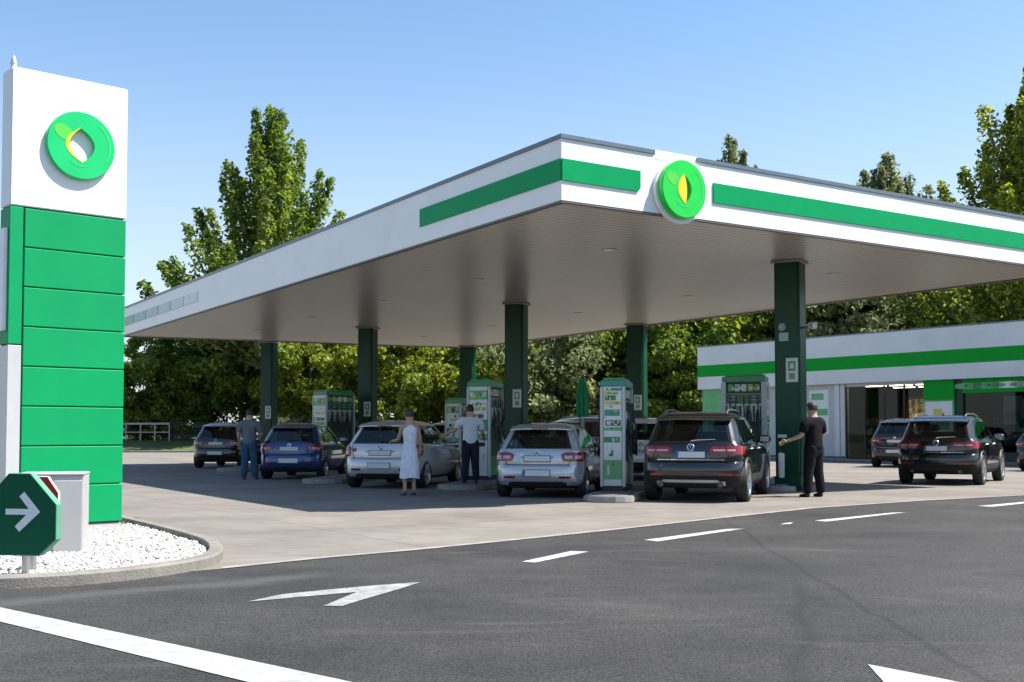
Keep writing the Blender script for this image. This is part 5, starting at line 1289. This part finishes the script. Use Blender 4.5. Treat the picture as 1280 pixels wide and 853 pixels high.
# ================================================================== trees
bark = pm('bark', (.10, .08, .06), .95, var=.4, scale=5, bump=1, bscale=18)
bark_l = pm('pale_bark', (.26, .23, .19), .95, var=.35, scale=4, bump=1, bscale=16)
leafs = [leaf_mat('leaf_mid', (.050, .095, .014), (.225, .285, .046)), leaf_mat('leaf_yellow', (.080, .120, .014), (.320, .345, .052)), leaf_mat('leaf_dark', (.034, .068, .014), (.175, .230, .042)), leaf_mat('leaf_grey', (.085, .110, .045), (.240, .265, .120))]
def leaf_quad(b, c, s, r, outward=None):
    n = Vector((r.gauss(0, 1), r.gauss(0, 1), r.gauss(0, 1) + .5))
    if outward is not None: n += outward * 1.2
    n.normalize(); u = n.orthogonal().normalized(); u = (Matrix.Rotation(r.uniform(0, 6.28), 3, n) @ u); v = n.cross(u)
    a = s * r.uniform(.7, 1.3); w_ = a * r.uniform(.5, .75)
    k = len(b.v); b.v += [c - u * a * .5, c + v * w_ * .5 + n * a * .08, c + u * a * .5, c - v * w_ * .5 + n * a * .08]; b.f.append([k, k + 1, k + 2, k + 3]); b.m.append(0)
def crown_broad(seed, H, Rr, z0, nclump, per, ls, clump_r):
    r = random.Random(seed); b = MB(); tr = MB()
    off = Vector((r.uniform(0, 99),) * 3); cz = (z0 + H) / 2; hz = (H - z0) / 2
    limbs = []
    for i in range(nclump):
        while True:
            d = Vector((r.gauss(0, 1), r.gauss(0, 1), r.gauss(0, 1))).normalized()
            k = r.random() ** .35
            bump = 1 + .38 * noise.noise(d * 1.7 + off) + .18 * noise.noise(d * 4 + off)
            shape = 1.0 if d.z < 0 else 1.0 - .18 * d.z * d.z
            c = Vector((d.x * Rr * k * bump * shape, d.y * Rr * k * bump * shape, cz + d.z * hz * k * bump))
            if c.z > z0 * .6: break
        cr = clump_r * r.uniform(.65, 1.25); flat = r.uniform(.55, .85)
        limbs.append(c)
        for j in range(int(per * r.uniform(.7, 1.25))):
            dd = Vector((r.gauss(0, 1), r.gauss(0, 1), r.gauss(0, 1))).normalized(); q = r.random() ** .4
            p = c + Vector((dd.x * cr * q, dd.y * cr * q, dd.z * cr * q * flat - .12 * cr * q))
            leaf_quad(b, p, ls, r, dd)
    # trunk and limbs
    lean = Vector((r.uniform(-.3, .3), r.uniform(-.3, .3), 0)); tp = [Vector((0, 0, -.2)), Vector((0, 0, .3)), lean * .4 + Vector((0, 0, H * .25)), lean + Vector((0, 0, H * .5)), lean * 1.2 + Vector((0, 0, H * .78))]
    t0 = .035 * H; tr.tube(tp, [t0 * .75, t0 * .55, t0 * .45, t0 * .3, t0 * .08], 10)
    for c in r.sample(limbs, min(22, len(limbs))):
        zb_ = max(H * .12, min(c.z * .62, H * .6)); s0 = Vector((lean.x * zb_ / H, lean.y * zb_ / H, zb_)); mid = s0.lerp(c, .5) + Vector((0, 0, -.06 * H * r.random()))
        tr.tube([s0, mid, c], [t0 * .2, t0 * .12, t0 * .03], 6)
    return b, tr
def crown_upright(seed, H, nl, spread, zs, per, ls, cone=.56):
    """many steep limbs, each clothed in leaves and ending in a spire"""
    r = random.Random(seed); b = MB(); tr = MB(); t0 = .42
    tr.tube([Vector((0, 0, -.2)), Vector((.05, 0, H * .2)), Vector((-.05, .1, H * .5)), Vector((0, 0, H * .9))], [t0, t0 * .8, t0 * .45, t0 * .06], 10)
    tips = []
    for i in range(nl):
        a = 2 * math.pi * (i * .381966 + r.uniform(-.06, .06)); q0 = ((nl - i - .5) / nl) ** .75        # 1: low and wide, 0: the leading shoot
        reach = spread * q0 * r.uniform(.8, 1.1); zt_ = H * (1 - cone * q0 * r.uniform(.82, 1.12)) * r.uniform(.95, 1.0)
        ln = H * (.20 + .16 * q0); zb_ = max(zs, zt_ - ln * 1.25)
        s0 = Vector((0, 0, zb_)); e = Vector((reach * math.cos(a), reach * math.sin(a), zt_)); m1 = s0.lerp(e, .45) + Vector((reach * .25 * math.cos(a), reach * .25 * math.sin(a), -.05 * ln))
        P_ = []
        for j in range(15):
            u = j / 14; P_.append(s0 * (1 - u) ** 2 + m1 * 2 * u * (1 - u) + e * u * u)
        tr.tube(P_[::2], [t0 * .32 * (1 - q / 8) + .012 for q in range(8)], 6)
        for j in range(per):
            u = r.uniform(.12, 1.0) ** .85; q = P_[min(13, int(u * 14))].lerp(P_[min(14, int(u * 14) + 1)], u * 14 % 1)
            wr_ = (.98 * (1 - u) ** .6 + .22) * 1.28 * (.85 + .55 * noise.noise(Vector((u * 5, i * 7.1, 0))))
            dd = Vector((r.gauss(0, 1), r.gauss(0, 1), r.gauss(0, .9))).normalized()
            leaf_quad(b, q + dd * wr_ * r.random() ** .45, ls, r, dd)
    return b, tr
CROWN = {}
def tree(name, key, maker, loc, rz, sc, label, lm, bk, cat='tree', group=None):
    if key not in CROWN:
        cb, tb = maker(); co = cb.build('crown', leafs[0]); to = tb.build('trunk', bark, smooth=60)
        CROWN[key] = (co.data, to.data); bpy.data.objects.remove(co); bpy.data.objects.remove(to)
    root = thing(name, label, cat, loc, rz, group); root.scale = sc if isinstance(sc, tuple) else (sc,) * 3
    for nm, me, mt in (('crown', CROWN[key][0], lm), ('trunk', CROWN[key][1], bk)):
        o = bpy.data.objects.new(nm, me); COL.objects.link(o); o.parent = root
        o.material_slots[0].link = 'OBJECT'; o.material_slots[0].material = mt
    return root
def mk(seed, per=230, n=64): return lambda: crown_broad(seed, 9.0, 4.0, .6, n, per, .33, 1.0)
GZ = lambda x, y: bank_z(x, y) - .02
def bt(px, D, key, hgt, label, lm, wid=1.0, bk=None, name='leafy_tree'):
    c = dep(px, D); s = hgt / 9.0
    return tree(name, 'b%d' % key, mk(key), (c.x, c.y, GZ(c.x, c.y)), rng.uniform(0, 6.28), (s * wid, s * wid, s), label, leafs[lm], bk or bark, group='trees behind the station')
# front row, left to right
bt(120, 84, 1, 7.6, 'low dark tree showing beside the right edge of the totem', 2)
bt(182, 83, 2, 8.0, 'round leafy tree between the totem and the dark hatchback', 0)
bt(248, 85, 3, 8.8, 'shaded leafy tree above the dark hatchback', 2)
bt(300, 84, 4, 10.2, 'dense tree just left of the leftmost green column', 0)
bt(392, 79, 5, 9.5, 'sunlit yellow green tree above the blue hatchback', 1)
bt(425, 86, 1, 10.5, 'darker tree left of the second green column from the left', 2)
bt(500, 78, 2, 9.0, 'bright yellow green tree right above the woman in white', 1)
bt(548, 85, 3, 10.5, 'yellow green tree between the second column and the thin far column', 1)
bt(612, 79, 4, 9.5, 'bright tree between the far thin column and the middle column', 1)
bt(690, 76, 5, 10.0, 'pale green dense tree right of the middle green column', 3, 1.0)
bt(742, 83, 1, 11.0, 'dark tall tree behind the closed parasol', 2)
bt(775, 79, 2, 10.5, 'dark green tree above the slim pump', 0)
bt(838, 77, 3, 10.5, 'sunlit tree between the back right column and the shop', 0)
bt(872, 82, 4, 12.0, 'leafy tree at the left end of the shop roof', 0)
bt(945, 80, 5, 13.0, 'yellow green tree over the shop roof left of the right column', 1)
bt(1030, 78, 1, 13.5, 'dark tree over the shop roof right of the right column', 2)
bt(1095, 74, 2, 13.5, 'greyish green tree over the middle of the shop roof', 3)
bt(1165, 77, 3, 14.0, 'pale grey leaved tree over the entrance of the shop', 3)
bt(1235, 72, 4, 13.0, 'dark green tree over the shop window at the right', 0)
bt(1300, 74, 5, 14.0, 'dark tree beyond the right end of the shop roof', 2)
# tall trees rising over the canopy
def up_tall(): return crown_upright(11, 25.6, 60, 8.2, 5.0, 620, .33, .60)
c = dep(337, 81); tree('poplar_tree', 'tall', up_tall, (c.x, c.y, GZ(c.x, c.y)), R(70), (1.14, 1.14, .99), 'tall poplar with many spires rising over the left side of the canopy', leafs[0], bark_l)
def up_b(): return crown_upright(23, 20.0, 46, 7.5, 4.0, 600, .30, .34)
c = dep(1112, 76); tree('poplar_tree', 'upb', up_b, (c.x, c.y, GZ(c.x, c.y)), 0, (1, 1, 1.02), 'greyish tree top peeping over the long front edge of the canopy', leafs[3], bark)
c = dep(916, 86); tree('poplar_tree', 'upb', up_b, (c.x, c.y, GZ(c.x, c.y)), 2.0, (.8, .8, 1.19), 'small tree top just above the canopy right of the round emblem', leafs[3], bark)
def up_c(): return crown_upright(37, 19.5, 60, 7.6, 3.5, 700, .27, .55)
c = dep(1302, 52); tree('poplar_tree', 'upc', up_c, (c.x, c.y, 0), 1.0, (1.0, 1.0, .98), 'bright tall tree cut off by the right edge of the picture above the canopy', leafs[1], bark)
# second row, closing the gaps
for k, (px, D, key, hh, lab) in enumerate(((215, 93, 5, 8.8, 'tree in the back row behind the dark hatchback'), (350, 94, 2, 11.5, 'tree in the back row behind the tall poplar trunk'), (465, 92, 4, 11.5, 'tree in the back row behind the second column'), (580, 93, 1, 12, 'tree in the back row behind the far thin column'),
        (655, 92, 3, 12, 'tree in the back row behind the middle column'), (800, 91, 5, 12.5, 'tree in the back row behind the back right column'), (905, 92, 2, 14, 'tree in the back row above the left end of the shop'), (1000, 90, 4, 15, 'tree in the back row behind the right column'), (1130, 89, 1, 15.5, 'tree in the back row behind the greyish trees'), (1260, 88, 3, 15.5, 'tree in the back row near the right edge'))):
    bt(px, D, key, hh, lab, [2, 0, 0, 2, 2, 0, 0, 2, 0, 0][k], 1.1)
# bushes at the foot of the trees
def bush(): return crown_broad(51, 2.2, 1.9, .05, 40, 110, .20, .5)
blab = [(172, 'bush by the white rail next to the totem', 1), (222, 'bush between the rail and the dark hatchback', 0), (370, 'pale bush right of the leftmost column', 3), (420, 'pale bush behind the pump by the blue hatchback', 3), (495, 'yellowish bush behind the woman in white', 1), (664, 'bush just right of the middle column', 1), (610, 'bush behind the middle pump post', 0), (700, 'yellowish bush behind the silver hatchback', 1), (845, 'bright hedge bush left of the shop wall', 1), (872, 'bright hedge bush touching the shop wall', 1)]
for px, lab, lm in blab:
    D = (82.5 if px < 300 else 77) + rng.uniform(-.8, .8); c = dep(px, D); tree('bush', 'bush', bush, (c.x, c.y, GZ(c.x, c.y)), rng.uniform(0, 6), (rng.uniform(1.0, 1.4), 1.1, rng.uniform(.75, 1.05)), lab, leafs[lm], bark, 'bush', 'bushes under the trees')
# white rail and dark fence on the bank at the left
def zr(x, y): return GZ(x, y)
ra, rb_ = dep(140, 80.5), dep(212, 80.5)
s = thing('guard_rail', 'low white metal rail on posts on the grass left of the dark hatchback', 'railing', (ra.x, ra.y, zr(ra.x, ra.y)))
Ln = (rb_ - ra).length
b = MB(); b.bx(0, Ln, -.04, .04, 1.12, 1.26); b.build('top_rail', pm('rail_grey', (.34, .35, .34), .5), s)
b = MB(); b.bx(0, Ln, -.025, .025, .55, .62); b.build('middle_rail', grey, s)
for k in range(5):
    b = MB(); b.bx(Ln * k / 4 - .04, Ln * k / 4 + .04, -.035, .035, -.1, 1.12); b.build('post', grey, s)
fa, fb = dep(214, 80.8), dep(560, 80.8)
s = thing('picket_fence', 'dark picket fence under the trees behind the parked cars', 'fence', (fa.x, fa.y, zr(fa.x, fa.y)))
Ln = (fb - fa).length; b = MB(); k = 0
while k * .16 < Ln: b.bx(k * .16, k * .16 + .07, -.015, .015, 0, 1.35); k += 1
b.build('pickets', dark, s)
b = MB(); b.bx(0, Ln, .016, .06, .3, .4); b.bx(0, Ln, .016, .06, 1.0, 1.1); b.build('rails', dark, s)
